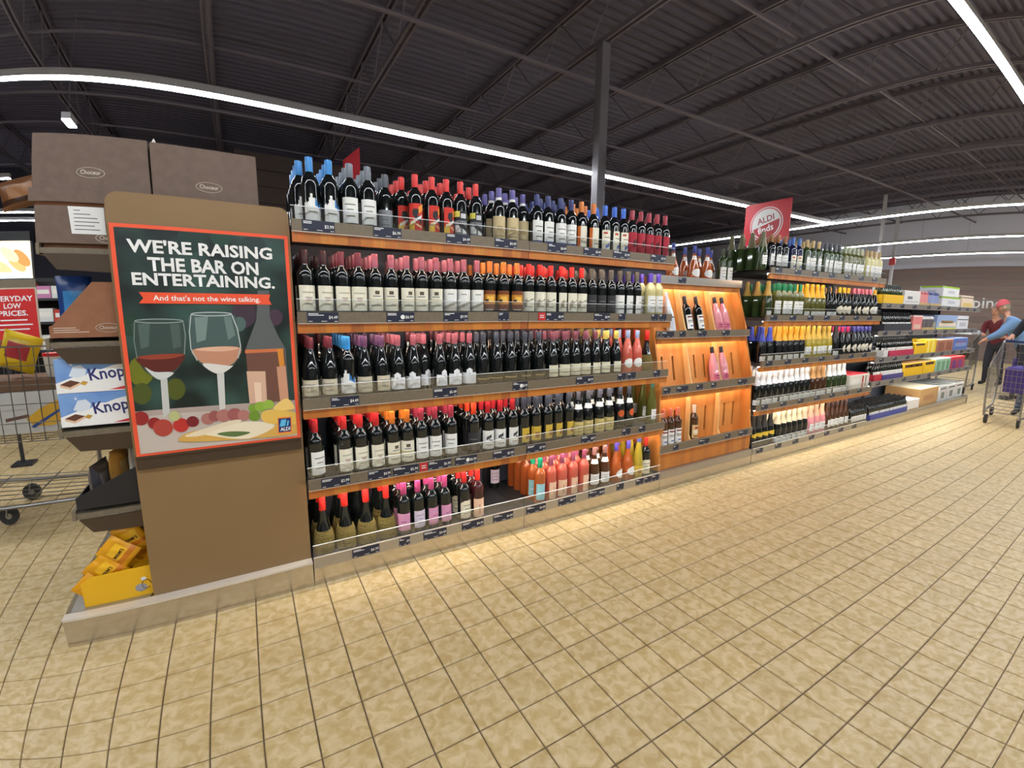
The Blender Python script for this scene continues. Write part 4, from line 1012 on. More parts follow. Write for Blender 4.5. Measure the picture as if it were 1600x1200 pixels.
shape([(120, 985), (400, 962), (930, 925), (930, 1100), (180, 1190)], (196, 184, 174), 'table_print')
shape([(120, 985), (400, 962), (930, 925), (930, 955), (400, 985), (130, 1010)], (176, 160, 152), 'table_print')
# left glass
bowl1 = [(172, 578), (390, 575), (398, 640), (394, 725), (372, 780), (330, 822), (300, 838), (262, 828), (215, 795), (186, 745), (172, 660)]
shape(bowl1, (52, 70, 66), 'glass_print')
shape([(186, 590), (240, 585), (236, 690), (200, 700)], (78, 98, 92), 'glass_print')
shape([(330, 590), (372, 588), (380, 690), (345, 700)], (74, 92, 88), 'glass_print')
shape([(178, 738), (285, 726), (394, 724), (372, 775), (330, 805), (262, 803), (212, 780)], (92, 30, 22), 'wine_print')
shape([(184, 736), (285, 724), (392, 724), (340, 742), (240, 748)], (150, 62, 40), 'wine_print')
shape([(218, 782), (262, 803), (330, 803), (345, 812), (300, 838), (262, 828)], (206, 210, 208), 'glass_print')
shape([(288, 835), (318, 832), (330, 985), (300, 1010)], (196, 198, 194), 'glass_print')
# right glass
bowl2 = [(424, 545), (606, 545), (630, 610), (646, 690), (634, 745), (600, 785), (556, 812), (505, 795), (455, 755), (424, 700), (418, 620)]
shape(bowl2, (70, 92, 90), 'glass_print')
shape([(440, 560), (500, 556), (490, 660), (450, 672)], (120, 140, 136), 'glass_print')
shape([(570, 556), (602, 556), (622, 640), (590, 660)], (104, 126, 122), 'glass_print')
shape([(430, 705), (540, 690), (645, 695), (630, 745), (590, 775), (505, 775), (455, 748)], (196, 140, 112), 'wine_print')
shape([(440, 704), (540, 690), (640, 697), (560, 712)], (226, 180, 150), 'wine_print')
shape([(480, 765), (590, 775), (610, 778), (556, 812), (505, 795)], (224, 220, 214), 'glass_print')
shape([(540, 808), (572, 808), (578, 965), (552, 975)], (206, 206, 202), 'glass_print')
def stroke(pts, wd, col):
    n_ = len(pts)
    for k in range(n_ - 1):
        (a, b), (c, d) = pts[k], pts[k + 1]; L = math.hypot(c - a, d - b); nx, ny = -(d - b) / L * wd / 2, (c - a) / L * wd / 2
        shape([(a + nx, b + ny), (c + nx, d + ny), (c - nx, d - ny), (a - nx, b - ny)], col, 'rim_print', smooth=False)
def arc(c, rx, ry, a0, a1, n=14): return [(c[0] + rx * math.cos(a0 + (a1 - a0) * k / n), c[1] + ry * math.sin(a0 + (a1 - a0) * k / n)) for k in range(n + 1)]
stroke(arc((281, 576), 109, 9, 0, 2 * math.pi), 4, (150, 166, 162)); stroke(arc((515, 545), 91, 8, 0, 2 * math.pi), 4, (190, 202, 198))
stroke([(172, 580), (170, 660), (184, 745)], 4, (120, 138, 132)); stroke([(390, 580), (399, 640), (395, 725)], 4, (140, 156, 150))
stroke([(424, 548), (417, 620), (424, 700), (452, 752)], 5, (176, 190, 186)); stroke([(606, 548), (631, 610), (646, 690), (634, 742)], 5, (186, 198, 194))
# bottle
shape([(722, 440), (772, 440), (776, 560), (812, 640), (846, 700), (862, 930), (690, 945), (668, 700), (690, 640), (716, 570)], (92, 96, 96), 'bottle_print')
shape([(668, 706), (840, 700), (862, 930), (690, 945)], (112, 74, 62), 'bottle_print')
shape([(665, 704), (835, 698), (836, 712), (666, 720)], (206, 116, 70), 'bottle_print')
shape([(808, 700), (834, 700), (842, 780), (820, 784)], (216, 140, 50), 'bottle_print')
shape([(672, 800), (756, 800), (764, 940), (686, 944)], (216, 176, 150), 'bottle_print')
shape([(806, 780), (846, 776), (860, 928), (822, 934)], (206, 150, 120), 'bottle_print')
shape([(706, 850), (736, 850), (740, 936), (712, 938)], (236, 206, 180), 'bottle_print')
# food
for c, r, col in (((200, 1010), 36, (150, 36, 34)), ((262, 1032), 30, (146, 30, 34)), ((300, 1052), 44, (176, 66, 56)), ((380, 1040), 36, (190, 48, 44)), ((432, 1024), 28, (120, 24, 34)), ((350, 1000), 26, (186, 190, 130)), ((500, 1012), 30, (170, 112, 104)), ((530, 1000), 28, (150, 84, 80)), ((570, 998), 32, (176, 116, 108)), ((620, 994), 34, (160, 90, 88)), ((660, 996), 28, (180, 120, 112)), ((702, 965), 22, (120, 160, 50)), ((735, 958), 26, (140, 176, 60)), ((770, 948), 24, (150, 184, 70)), ((708, 1000), 26, (110, 146, 44))):
    disc(c, r, r * .86, col, name='food_print')
shape([(370, 1100), (470, 1060), (800, 1040), (900, 1030), (905, 1075), (700, 1100), (420, 1115)], (216, 170, 84), 'food_print')
shape([(400, 1085), (610, 1018), (640, 1030), (480, 1085)], (232, 216, 186), 'food_print')
shape([(500, 1075), (660, 1025), (800, 1040), (680, 1100), (520, 1088)], (238, 226, 198), 'food_print')
shape([(540, 1080), (600, 1068), (690, 1072), (620, 1092)], (92, 116, 66), 'food_print')
shape([(740, 985), (800, 970), (890, 985), (890, 1035), (760, 1030)], (232, 190, 90), 'food_print')
shape([(790, 968), (850, 920), (884, 968)], (242, 206, 120), 'food_print')
# banner, logo and lettering
shape([(192, 447), (778, 458), (772, 480), (784, 503), (192, 497), (212, 474)], (238, 84, 46), 'banner_print')
shape([(810, 1006), (872, 1002), (874, 1072), (812, 1078)], (240, 130, 50), 'logo_print')
shape([(814, 1011), (868, 1007), (870, 1067), (816, 1073)], (24, 40, 110), 'logo_print')
shape([(826, 1016), (850, 1014), (844, 1044), (820, 1046)], (90, 190, 230), 'logo_print')
shape([(854, 1020), (862, 1019), (858, 1042), (850, 1043)], (90, 190, 230), 'logo_print')
def ptext(body, tl, tr, bl, m=M_white, bold=.02, name='lettering'):
    LAY[0] += 1; y = PY - .0028 - LAY[0] * .00004
    a, b, c = pz(*tl), pz(*tr), pz(*bl)
    wdt = b[0] - a[0]; h = a[1] - c[1]
    return text(body, (a[0], y, (a[1] + b[1]) / 2 - h), (1, 0, 0), (0, 0, 1), wdt, h, m, poster, name, bold, 0)
ptext("WE'RE RAISING", (135, 215), (783, 240), (140, 278), bold=.03)
ptext('THE BAR ON', (228, 292), (722, 312), (232, 356), bold=.03)
ptext('ENTERTAINING.', (158, 362), (795, 378), (162, 420), bold=.03)
ptext("And that's not the wine talking.", (254, 458), (732, 470), (256, 490), bold=.012)
ptext('ALDI', (822, 1050), (866, 1047), (822, 1066), bold=.03)

# cartons and sweets on the end cap
def logo(p, wdt, parent, body='Choceur', m=M_line):
    x, y, z = p; h = wdt * .42
    mb = MB(); n = 28
    pts = [(x + wdt / 2 * math.cos(2 * math.pi * k / n), y, z + h / 2 * math.sin(2 * math.pi * k / n)) for k in range(n)]
    mb.tube(pts, .0012, 4, closed=True); mb.obj('logo_ring', m, parent)
    text(body, (x - wdt * .36, y, z - h * .17), (1, 0, 0), (0, 0, 1), wdt * .72, h * .42, m, parent, 'logo_lettering', .01, .0003)
def ebox(x0, x1, z0, z1, label, m=M_kraft, y0=.095, d=.3, lg=None, group=None, name='carton'):
    o = empty(name, ((x0 + x1) / 2, y0 + d / 2, z0), label, 'carton', group)
    MB().bbox(x0, y0, z0, x1, y0 + d, z1, .0025).obj('box_body', m, o)
    if lg: logo((lg[0], y0 - .0012, lg[1]), lg[2], o)
    return o
zs = 1.5625
b1 = ebox(-.862, -.492, zs + .015, zs + .152, 'mocha carton with a white notice under the top left carton', d=.32, lg=(-.63, 1.6, .085))
MB().bbox(-.878, .085, zs + .164, -.486, .43, zs + .214, .0025).obj('lid', M_kraft, b1); MB().box(-.86, .1, zs + .15, -.5, .41, zs + .166).obj('lid_lining', M_kraft2, b1)
MB().box(-.845, .12, zs, -.5, .4, zs + .016).obj('pallet_sheet', M_kraft2, b1)
nt = MB().add([(-.745, .0925, 1.612), (-.638, .0925, 1.612), (-.638, .0925, 1.712), (-.752, .0925, 1.712)], [(0, 1, 2, 3)]).obj('white_notice', paint((226, 226, 224), .6), b1)
mb = MB()
for k, (u0, u1) in enumerate(((.1, .3), (.1, .6), (.1, .8), (.1, .85), (.1, .7), (.1, .85))):
    z = 1.7 - k * .014; mb.add([(-.745 + u0 * .105, .0921, z), (-.745 + u1 * .105, .0921, z), (-.745 + u1 * .105, .0921, z - .003), (-.745 + u0 * .105, .0921, z - .003)], [(0, 1, 2, 3)])
tag(mb.obj('small_print', paint((90, 90, 96), .6), nt), kind='stuff')
b2 = ebox(-.474, -.11, zs, zs + .214, 'lower mocha carton standing behind the poster panel', d=.33)
ebox(-.866, -.484, zs + .2145, 1.977, 'left mocha carton on top of the end cap', lg=(-.672, 1.838, .09), d=.3)
t2 = ebox(-.478, -.112, zs + .2145, 1.974, 'right mocha carton on top of the end cap', lg=(-.288, 1.826, .09), d=.3)
MB().prism([(-.47, 1.974), (-.455, 1.974), (-.462, 1.99)], 'Y', .1, .104).obj('torn_flap', paint((220, 216, 210), .7), t2)

def bag(x, y, z, wx, dy, h, cols, label, lean=0., rz=0., words=None, name='snack_bag', group=None, rx=0.):
    """a pillow pack with crimped ends"""
    o = empty(name, (x, y, z), label, 'snack bag', group, rz)
    o.rotation_euler = (rx, lean, rz)
    nu, nv = 10, 12; mats_ = [paint(c, .28) for c in cols]
    mb = MB()
    for sgn in (-1, 1):
        vs = []
        for j in range(nv + 1):
            for i in range(nu + 1):
                u, v = i / nu * 2 - 1, j / nv * 2 - 1
                b_ = max(0, (1 - abs(u) ** 2.4)) ** .6 * max(0, (1 - (abs(v) * 1.04) ** 4 if abs(v) < .96 else 0)) ** .6
                w_ = wx / 2 * (1 - .06 * (1 - abs(v)))
                wr = .006 * math.sin(u * 7 + v * 5) * b_
                vs.append((u * w_, sgn * (dy / 2 * b_ + wr * .5 + .0006), h / 2 + v * h / 2))
        for j in range(nv):
            for i in range(nu):
                v = j / nv; k = j * (nu + 1) + i
                c = 0 if v < .1 or v > .88 else (1 if .3 < v < .72 and 1 < i < 8 else (2 if len(cols) > 2 and v <= .3 else 0))
                mb.add([vs[k], vs[k + 1], vs[k + nu + 2], vs[k + nu + 1]], [(0, 1, 2, 3)], min(c, len(cols) - 1), True)
    me = mb.mesh('foil_pack', mats_); b_ = bmesh.new(); b_.from_mesh(me); bmesh.ops.remove_doubles(b_, verts=b_.verts, dist=.0004); bmesh.ops.recalc_face_normals(b_, faces=b_.faces); b_.to_mesh(me); b_.free()
    link('foil_pack', me, o)
    if words:
        src = text_mesh(words, 1, 0, .02).copy(); xs = [v.co.x for v in src.vertices]; ys = [v.co.y for v in src.vertices]
        kx = wx * .5 / (max(xs) - min(xs))
        for v in src.vertices: v.co = Vector(((v.co.x - min(xs)) * kx - wx * .25, -dy / 2 - .006, h * .5 + (v.co.y - min(ys)) * kx - .01))
        src.materials.clear(); src.materials.append(M_white if cols[0] != (226, 160, 20) else paint((60, 36, 20), .4)); link('lettering', src, o)
    return o
ebox(-.846, -.492, zs, zs + .214, 'mocha carton standing behind the notice carton on the end cap', y0=.46, d=.3)
q = P(30, 276, Y=.56)
bag(q.x + .03, .56, zs + .2145, .2, .06, .13, [(118, 78, 50), (160, 110, 66), (60, 36, 26)], 'brown snack bag sticking out behind the top left carton', lean=-.25)
bag(-.79, .24, 1.2285, .12, .05, .235, [(36, 66, 130), (60, 140, 206), (40, 110, 190)], 'tall blue foil snack bag leaning behind the brown tray')
# brown display tray with sloping cut
tr = empty('display_tray', (-.6, .25, 1.2265), 'brown sloping display tray on the second shelf of the end cap', 'display tray')
MB().prism([(-.848, 1.2265), (-.4, 1.2265), (-.4, 1.436), (-.7, 1.436), (-.835, 1.275), (-.848, 1.27)], 'Y', .096, .1).obj('side', M_kraft2, tr)
MB().prism([(-.848, 1.2265), (-.4, 1.2265), (-.4, 1.436), (-.7, 1.436), (-.835, 1.275), (-.848, 1.27)], 'Y', .46, .464).obj('side', M_kraft2, tr)
MB().box(-.848, .1, 1.2265, -.4, .46, 1.2275).obj('floor_sheet', M_kraft2, tr)
MB().box(-.848, .1, 1.2275, -.844, .46, 1.27).obj('front_lip', M_kraft2, tr)
logo((-.664, .0948, 1.262), .08, tr)
mb = MB()
for k, u in enumerate((.07, .08, .11)): mb.box(-.835, .0955, 1.262 - k * .008, -.835 + u, .0959, 1.2645 - k * .008)
tag(mb.obj('small_print', M_line, tr), kind='stuff')
# small sweets on the shelf behind the blue boxes
for k, (c, x) in enumerate((((120, 40, 50), -.83), ((200, 190, 190), -.8), ((226, 190, 40), -.74), ((90, 120, 190), -.7), ((226, 216, 190), -.665))):
    bag(x, .34, 1.146, .05, .03, .04, [c, (230, 226, 220)], ['maroon', 'silver', 'yellow', 'blue', 'cream'][k] + ' wrapped sweet lying on the printed blue boxes', name='wrapped_sweet')
M_kblue = noisemat('blue_gradient_print', srgb(96, 140, 206), srgb(150, 186, 228), 3, .45)
for k, z in enumerate((.8815, 1.0145)):
    x0, x1, h = -.85, -.42, .131
    o = empty('wafer_box', ((x0 + x1) / 2, .25, z), ['lower', 'upper'][k] + ' blue and white wafer box in the stack on the end cap', 'carton', 'blue wafer boxes')
    MB().bbox(x0, .096, z, x1, .44, z + h, .002).obj('box_body', M_kblue, o)
    f = .0956
    def pl(pts, m, nm, dy=0): MB().add([(x0 + u * (x1 - x0), f - dy, z + v * h) for u, v in pts], [tuple(range(len(pts)))]).obj(nm, m, o)
    pl([(0, 0), (1, 0), (1, .92), (.8, .9), (.55, .86), (.42, .76), (.34, .66), (.28, .68), (.22, .5), (.16, .5), (.08, .4), (0, .3)], M_white, 'white_wave_print')
    pl([(.1, .5), (.14, .78), (.2, .8), (.235, .66), (.22, .5), (.16, .44)], paint((214, 224, 236), .5), 'cream_swirl_print', .0002)
    pl([(.03, .26), (.11, .38), (.18, .3), (.1, .17)], paint((96, 56, 40), .5), 'wafer_print', .0003)
    pl([(.03, .26), (.1, .17), (.18, .3), (.18, .24), (.1, .1), (.03, .19)], paint((226, 190, 160), .5), 'wafer_print', .0004)
    pl([(.17, .26), (.2, .34), (.235, .3), (.21, .2)], paint((196, 150, 60), .5), 'nut_print', .0003)
    pl([(.38, .04), (.62, .22), (1, .36), (1, .2), (.5, .03)], paint((206, 50, 56), .5), 'red_stripe_print', .0003)
    text('6', (x0 + .12 * (x1 - x0), f - .0004, z + .8 * h), (1, 0, 0), (0, 0, 1), None, .012, M_white, o, 'lettering', .01, 0)
    text('Knoppers', (x0 + .255 * (x1 - x0), f - .0005, z + .22 * h), (1, 0, .1), (-.1, 0, 1), .205, .062, paint((40, 48, 110), .45), o, 'lettering', .02, 0)
# black tray of snack bags
bt = empty('black_tray', (-.6, .25, .542), 'black sloping tray of snack bags on the lowest end cap shelf', 'display tray')
for ya in (.096, .42): MB().prism([(-.845, .5415), (-.42, .5415), (-.42, .7), (-.64, .69), (-.845, .59)], 'Y', ya, ya + .004).obj('side', M_black, bt)
MB().box(-.845, .1, .5415, -.42, .42, .543).obj('floor_sheet', M_black, bt); MB().box(-.845, .1, .543, -.841, .42, .585).obj('front_lip', M_black, bt)
for k, (x, z, c, lb) in enumerate(((-.78, .5455, [(70, 70, 76), (120, 124, 130)], 'grey foil bag at the front of the black tray'), (-.715, .5455, [(206, 150, 70), (226, 196, 130)], 'golden snack bag standing in the black tray'), (-.64, .5455, [(206, 200, 190), (150, 120, 60)], 'pale snack bag with gold panel in the black tray'), (-.56, .5455, [(120, 96, 50), (60, 50, 40)], 'olive snack bag at the back of the black tray'))):
    bag(x, .2 + .03 * (k % 2), z, .15, .05, .16 + .045 * k, c, lb, rz=1.4)
# yellow box of candy bags
yb = empty('candy_box', (-.7, .2, .1245), 'yellow open box full of candy bags on the end cap base', 'display tray')
YL = paint((232, 178, 20), .5)
for ya in (.08, .42): MB().prism([(-.876, .1245), (-.45, .1245), (-.45, .262), (-.845, .252), (-.876, .225)], 'Y', ya, ya + .004).obj('side', YL, yb)
MB().box(-.876, .084, .1245, -.45, .42, .1265).obj('floor_sheet', YL, yb); MB().box(-.876, .084, .1265, -.872, .42, .22).obj('front_lip', YL, yb)
MB().blob((-.672, .0795, .163), (.022, .001, .018), mi=0).obj('printed_candy', paint((150, 150, 160), .4), yb)
MB().blob((-.66, .0795, .2), (.01, .001, .009), mi=0).obj('printed_candy', paint((226, 226, 226), .4), yb)
MB().tube([(-.652 + .016 * math.cos(t), .0795, .175 + .02 * math.sin(t)) for t in [k * .5 for k in range(12)]], .002, 4).obj('printed_ring', paint((120, 90, 30), .4), yb)
for k in range(18):
    t = (k % 9) / 8; back = k // 9
    bag(-.8 + .15 * t + .03 * back, .104 + .03 * (k % 3) + .1 * back, .142 + .2 * t + .02 * back, .1, .024, .125, [(226, 160, 20), (244, 190, 40), (206, 120, 24)], 'yellow candy bag heaped in the yellow box', lean=(-.75, -.35, .25)[k % 3] + .1 * math.sin(5 * k), words="M&M'S", name='candy_bag', group='yellow candy bags')

# ------------------------------------------------------------------ hanging red signs
M_signred = mat('red_sign_board', srgb(206, 40, 52), .5)
X_S = 6.2
q0 = P(1166, 323, X=X_S); q1 = P(1238, 307, X=X_S)
ya, yb = q0.y, q1.y; zt = (q0.z + q1.z) / 2; zb = zt - .82
sg = empty('hanging_sign', (X_S, (ya + yb) / 2, zb), 'red hanging sign with a round white emblem above the far bottles', 'hanging sign')
MB().box(X_S, yb, zb, X_S + .02, ya, zt).obj('board', M_signred, sg)
cy, cz, R_ = (ya + yb) / 2, zt - .3, .235
def cdisc(r, m, dx, a0=0, a1=2 * math.pi, name='emblem'):
    n = 36; pts = [(X_S - dx, cy - r * math.cos(a0 + (a1 - a0) * k / n), cz + r * math.sin(a0 + (a1 - a0) * k / n)) for k in range(n + (a1 - a0 < 6.2))]
    MB().add(pts, [tuple(range(len(pts)))]).obj(name, m, sg)
cdisc(R_, paint((222, 206, 204), .5), .001); cdisc(R_ * .94, M_signred, .0015); cdisc(R_ * .88, paint((226, 222, 220), .5), .002)
cdisc(R_ * .8, paint((176, 32, 44), .5), .0025, math.pi + .3, 2 * math.pi + .3)
text('ALDI', (X_S - .003, cy + .12, cz + .0), (0, -1, .22), (0, .22, 1), .24, .085, paint((150, 40, 50), .5), sg, 'lettering', .02, 0)
text('finds', (X_S - .0035, cy + .1, cz - .13), (0, -1, .22), (0, .22, 1), .22, .09, M_white, sg, 'lettering', .02, 0)
text('LIMITED-TIME', (X_S - .002, ya - .02, zt - .64), (0, -1, .06), (0, 0, 1), (ya - yb) * .94, .075, M_white, sg, 'lettering', .02, 0)
for yy in (yb + .05, ya - .05): MB().tube([(X_S + .01, yy, zt - .01), (X_S + .01, yy, ZD + .02)], .002, 4).obj('hanging_wire', M_joist, sg)
q = P(552, 262, Y=5.0)
s2 = empty('small_hanging_sign', (q.x, 5.0, q.z - .22), 'small red sign hanging far behind the blue capped bottles', 'hanging sign')
MB().prism([(q.x - .14, q.z + .08), (q.x + .1, q.z + .3), (q.x + .1, q.z - .22), (q.x - .14, q.z - .22)], 'Y', 5.0, 5.02).obj('board', M_signred, s2)
MB().tube([(q.x, 5.01, q.z + .1), (q.x, 5.01, ZD + .02)], .003, 4).obj('hanging_wire', M_joist, s2)

# ------------------------------------------------------------------ behind the end cap: another shelf, signs
bx0, bx1 = -5.2, -1.86
bu = empty('dark_shelf_unit', (-2.9, 4.8, 0), 'dark shelf unit of small goods behind the end cap', 'shelf unit')
MB().box(bx0, 4.82, 0, bx1, 4.86, 1.62).obj('back_panel', M_black, bu)
MB().box(bx0, 4.4, 0, bx1, 4.82, .12).obj('base', M_char, bu)
MB().box(bx1, 4.38, 0, bx1 + .03, 4.86, 1.62).obj('side_panel', M_taupe, bu)
for z in (.5, .85, 1.15, 1.4): MB().box(bx0, 4.4, z, bx1, 4.82, z + .025).obj('shelf', M_char, bu)
MB().box(-3.0, 4.39, 1.6, bx1 + .03, 4.41, 1.635).obj('top_rail', M_black, bu)
rnd = random.Random(3)
PAL = [((190, 60, 50), 'red'), ((220, 180, 60), 'yellow'), ((90, 120, 180), 'blue'), ((220, 220, 214), 'white'), ((110, 150, 90), 'green'), ((130, 90, 70), 'brown'), ((200, 130, 170), 'pink'), ((70, 70, 80), 'black')]
for z, nm in ((1.175, 'third'), (1.425, 'top'), (.875, 'second')):
    x = bx1 - .03; seq = [0, 3, 5, 1, 2, 4, 7, 6]; i = 0
    while x > -3.4 and i < 8:
        wdt = .12 + .03 * ((i * 7) % 3); c, cn = PAL[(seq[i] + (3 if nm == 'top' else 0)) % 8]; h = .12 + .04 * rnd.random()
        o = empty('packet', (x - wdt / 2, 4.5, z + .0005), cn + ' packet on the ' + nm + ' board of the dark shelf unit', 'packet')
        MB().bbox(x - wdt + .006, 4.44, z + .0005, x, 4.6, z + h, .003).obj('box_body', paint(c, .5), o)
        MB().box(x - wdt + .02, 4.4385, z + h * .35, x - .014, 4.4398, z + h * .7).obj('printed_panel', paint((232, 228, 220), .5), o)
        x -= wdt; i += 1
ev = empty('price_sign', (-1.88, 3.0, 0), 'red framed sign about everyday low prices on a stand', 'sign')
p0 = P(0, 455, Y=3.0); p1 = P(54, 453, Y=3.0); zl = P(62, 540, Y=3.0).z
ex0, ex1, ez0, ez1 = p1.x - .37, p1.x, zl - .02, p1.z + .01
MB().box(ex0 - .012, 3.0, ez0 - .012, ex1 + .012, 3.012, ez1 + .012).obj('frame', paint((196, 180, 160), .45), ev)
MB().box(ex0, 2.998, ez0, ex1, 3.0, ez1).obj('red_card', paint((206, 34, 34), .5), ev)
MB().box(ex0 + .1, 3.004, .02, ex0 + .13, 3.012, ez0).obj('stand', M_char, ev); MB().box(ex0 + .04, 2.93, 0, ex0 + .2, 3.09, .02).obj('foot', M_char, ev)
MB().box(ex0 - .012, 3.0, ez1 + .012, ex1 + .012, 3.012, ez1 + .08).obj('header', M_taupe, ev)
for k, (t, w_, h_) in enumerate((('EVERYDAY', .31, .045), ('LOW', .13, .045), ('PRICES.', .22, .045))):
    text(t, ((ex0 + ex1) / 2 - w_ / 2 + .012, 2.9975, ez1 - .1 - k * .06), (1, 0, 0), (0, 0, 1), w_, h_, M_white, ev, 'lettering', .025, 0)
mb = MB()
for k, w_ in enumerate((.2, .27, .22)):
    c = (ex0 + ex1) / 2 + .012; z = ez1 - .26 - k * .038; mb.add([(c - w_ / 2, 2.9975, z), (c + w_ / 2, 2.9975, z), (c + w_ / 2, 2.9975, z + .011), (c - w_ / 2, 2.9975, z + .011)], [(0, 1, 2, 3)])
tag(mb.obj('small_print', M_white, ev), kind='stuff')
# lit bread picture
p0 = P(45, 376, Y=4.6); p1 = P(48, 441, Y=4.6)
bd = empty('lit_picture', (p0.x - .4, 4.6, p1.z), 'bright lit picture board of sliced bread left of the end cap', 'picture board')
MB().box(p0.x - .8, 4.6, p1.z, p0.x, 4.64, p0.z).obj('light_panel', mat('lit_bread_print', srgb(250, 240, 216), .5, emit=1.1), bd)
MB().box(p0.x - .82, 4.64, 1.6205, p0.x + .02, 4.68, p0.z + .1).obj('frame', M_char, bd)
MB().box(p0.x - .82, 4.57, p0.z + .0, p0.x + .02, 4.64, p0.z + .1).obj('hood', M_black, bd)
for k, (u, v, a, c) in enumerate(((-.13, .2, .8, (226, 190, 120)), (-.28, .16, .6, (236, 206, 150)), (-.08, .26, .9, (206, 150, 80)), (-.2, .3, .7, (240, 220, 180)))):
    pts = [(p0.x + u + .11 * math.cos(t) * math.cos(a) - .055 * math.sin(t) * math.sin(a), p1.z + v + .11 * math.cos(t) * -math.sin(a) + .055 * math.sin(t) * -math.cos(a)) for t in [j * math.pi / 8 for j in range(16)]]
    MB().add([(x, 4.599 - .0002 * k, z) for x, z in pts], [tuple(range(16))]).obj('slice_print', mat('lit_slice_%d' % k, srgb(*c), .5, emit=.8), bd)
MB().add([(p0.x - .79, 4.5985, p1.z + .01), (p0.x - .01, 4.5985, p1.z + .01), (p0.x - .01, 4.5985, p1.z + .1), (p0.x - .79, 4.5985, p1.z + .13)], [(0, 1, 2, 3)]).obj('cloth_print', mat('lit_cloth', srgb(206, 222, 230), .5, emit=.9), bd)

# ------------------------------------------------------------------ carts
M_chrome = mat('cart_wire', srgb(150, 148, 146), .3, .85)
M_rubber = mat('caster_rubber', (.03, .03, .032), .7)
def cart(loc, rz, label, L=1.0, w0=.25, w1=.3, zb0=.42, zb1=.5, zt0=.92, zt1=1.04, wheels=(.12, .92), handle=True, dens=14):
    """local x runs from the front (0) to the handle (L)"""
    o = empty('shopping_cart', loc, label, 'shopping cart', None, rz)
    W_ = lambda x: w0 + (w1 - w0) * x / L; ZB_ = lambda x: zb0 + (zb1 - zb0) * x / L; ZT = lambda x: zt0 + (zt1 - zt0) * x / L
    mb = MB(); r = .003
    for t in range(6):
        v = t / 5; f = lambda x: ZB_(x) + (ZT(x) - ZB_(x)) * v
        mb.tube([(.0, -W_(0), f(0)), (L, -W_(L), f(L)), (L, W_(L), f(L)), (0, W_(0), f(0))], r * (1.8 if t == 5 else 1), 5, closed=True)
    for k in range(dens + 1):
        x = L * k / dens
        mb.tube([(x, -W_(x), ZT(x)), (x, -W_(x), ZB_(x)), (x, W_(x), ZB_(x)), (x, W_(x), ZT(x))], r, 4)
    for k in range(9):
        y = -1 + 2 * k / 8
        mb.tube([(0, y * w0, zt0), (0, y * w0, zb0), (L, y * w1, zb1), (L, y * w1, zt1)], r, 4)
    tag(mb.obj('wire_basket', M_chrome, o, world=False), kind='stuff')
    for s in (-1, 1):
        MB().tube([(.02, s * w0 * .92, .12), (L * .55, s * w1, .13), (L * .9, s * w1, .16), (L * .96, s * w1, .3), (L * .98, s * w1, zb1), (L + .02, s * w1, zt1), (L + .08, s * w1, zt1 + .03)], .013, 8).obj('side_tube', M_chrome, o, world=False)
        MB().tube([(.04, s * w0 * .95, .12), (.03, s * w0, zb0), (.0, s * w0, zt0)], .013, 8).obj('front_post', M_chrome, o, world=False)
    mb = MB()
    for k in range(7):
        y = -1 + 2 * k / 6; mb.tube([(.06, y * w0 * .9, .145), (L * .92, y * w1 * .95, .2)], .003, 4)
    for x in (.1, .35, .6, .85): mb.tube([(x * L, -w0 * 1.05, .15 + .05 * x), (x * L, w0 * 1.05, .15 + .05 * x)], .005, 5)
    tag(mb.obj('lower_rack', M_chrome, o, world=False), kind='stuff')
    if handle: MB().tube([(L + .08, -w1 - .01, zt1 + .03), (L + .08, w1 + .01, zt1 + .03)], .017, 10).obj('handle', mat('cart_handle_blue', srgb(30, 50, 110), .4), o, world=False)
    for x, wy in ((wheels[0] * L, w0 * .88), (wheels[1] * L, w1)):
        for s in (-1, 1):
            wl = MB().tube([(x, s * wy - .014, .058), (x, s * wy + .014, .058)], .057, 18).obj('wheel', M_rubber, o, world=False)
            MB().tube([(x, s * wy - .016, .058), (x, s * wy + .016, .058)], .02, 10).obj('hub', M_chrome, wl, world=False)
            mb = MB(); mb.tube([(x + .01, s * wy - .02, .06), (x, s * wy - .02, .115), (x, s * wy + .02, .115), (x + .01, s * wy + .02, .06)], .006, 5); mb.obj('fork', M_chrome, wl, world=False)
    return o
# left cart: seen from its side behind the end cap
cL = cart((-1.05, 1.78, 0), math.pi, 'shopping cart full of groceries behind the end cap', L=1.15, w0=.26, w1=.3, zb0=.52, zb1=.55, zt0=1.1, zt1=1.13, wheels=(.5, .95), dens=16)
lb = empty('boxed_toy', (-1.6, 1.75, .56), 'white boxed toy with a yellow board printed on it inside the left cart', 'carton')
MB().bbox(-2.05, 1.56, .572, -1.17, 1.95, .83, .004).obj('box_body', paint((206, 206, 204), .6), lb)
MB().add([(x, 1.5585, z) for x, z in ((-1.44, .66), (-1.36, .72), (-1.2, .8), (-1.18, .8), (-1.18, .66), (-1.3, .61), (-1.4, .61))], [tuple(range(7))]).obj('yellow_print', paint((226, 176, 50), .5), lb)
MB().add([(x, 1.558, z) for x, z in ((-1.42, .61), (-1.18, .76), (-1.18, .745), (-1.4, .6))], [(0, 1, 2, 3)]).obj('blue_print', paint((40, 80, 150), .5), lb)
MB().add([(x, 1.558, z) for x, z in ((-1.55, .67), (-1.42, .69), (-1.42, .67), (-1.55, .65))], [(0, 1, 2, 3)]).obj('brown_print', paint((110, 80, 70), .5), lb)
MB().box(-2.05, 1.57, .831, -1.17, 1.94, .9).obj('brown_lid', paint((110, 80, 56), .6), lb)
bag(-1.52, 1.72, .95, .22, .1, .24, [(226, 190, 40), (180, 50, 60)], 'yellow and red crisp bag on top of the left cart', lean=.35, name='crisp_bag')
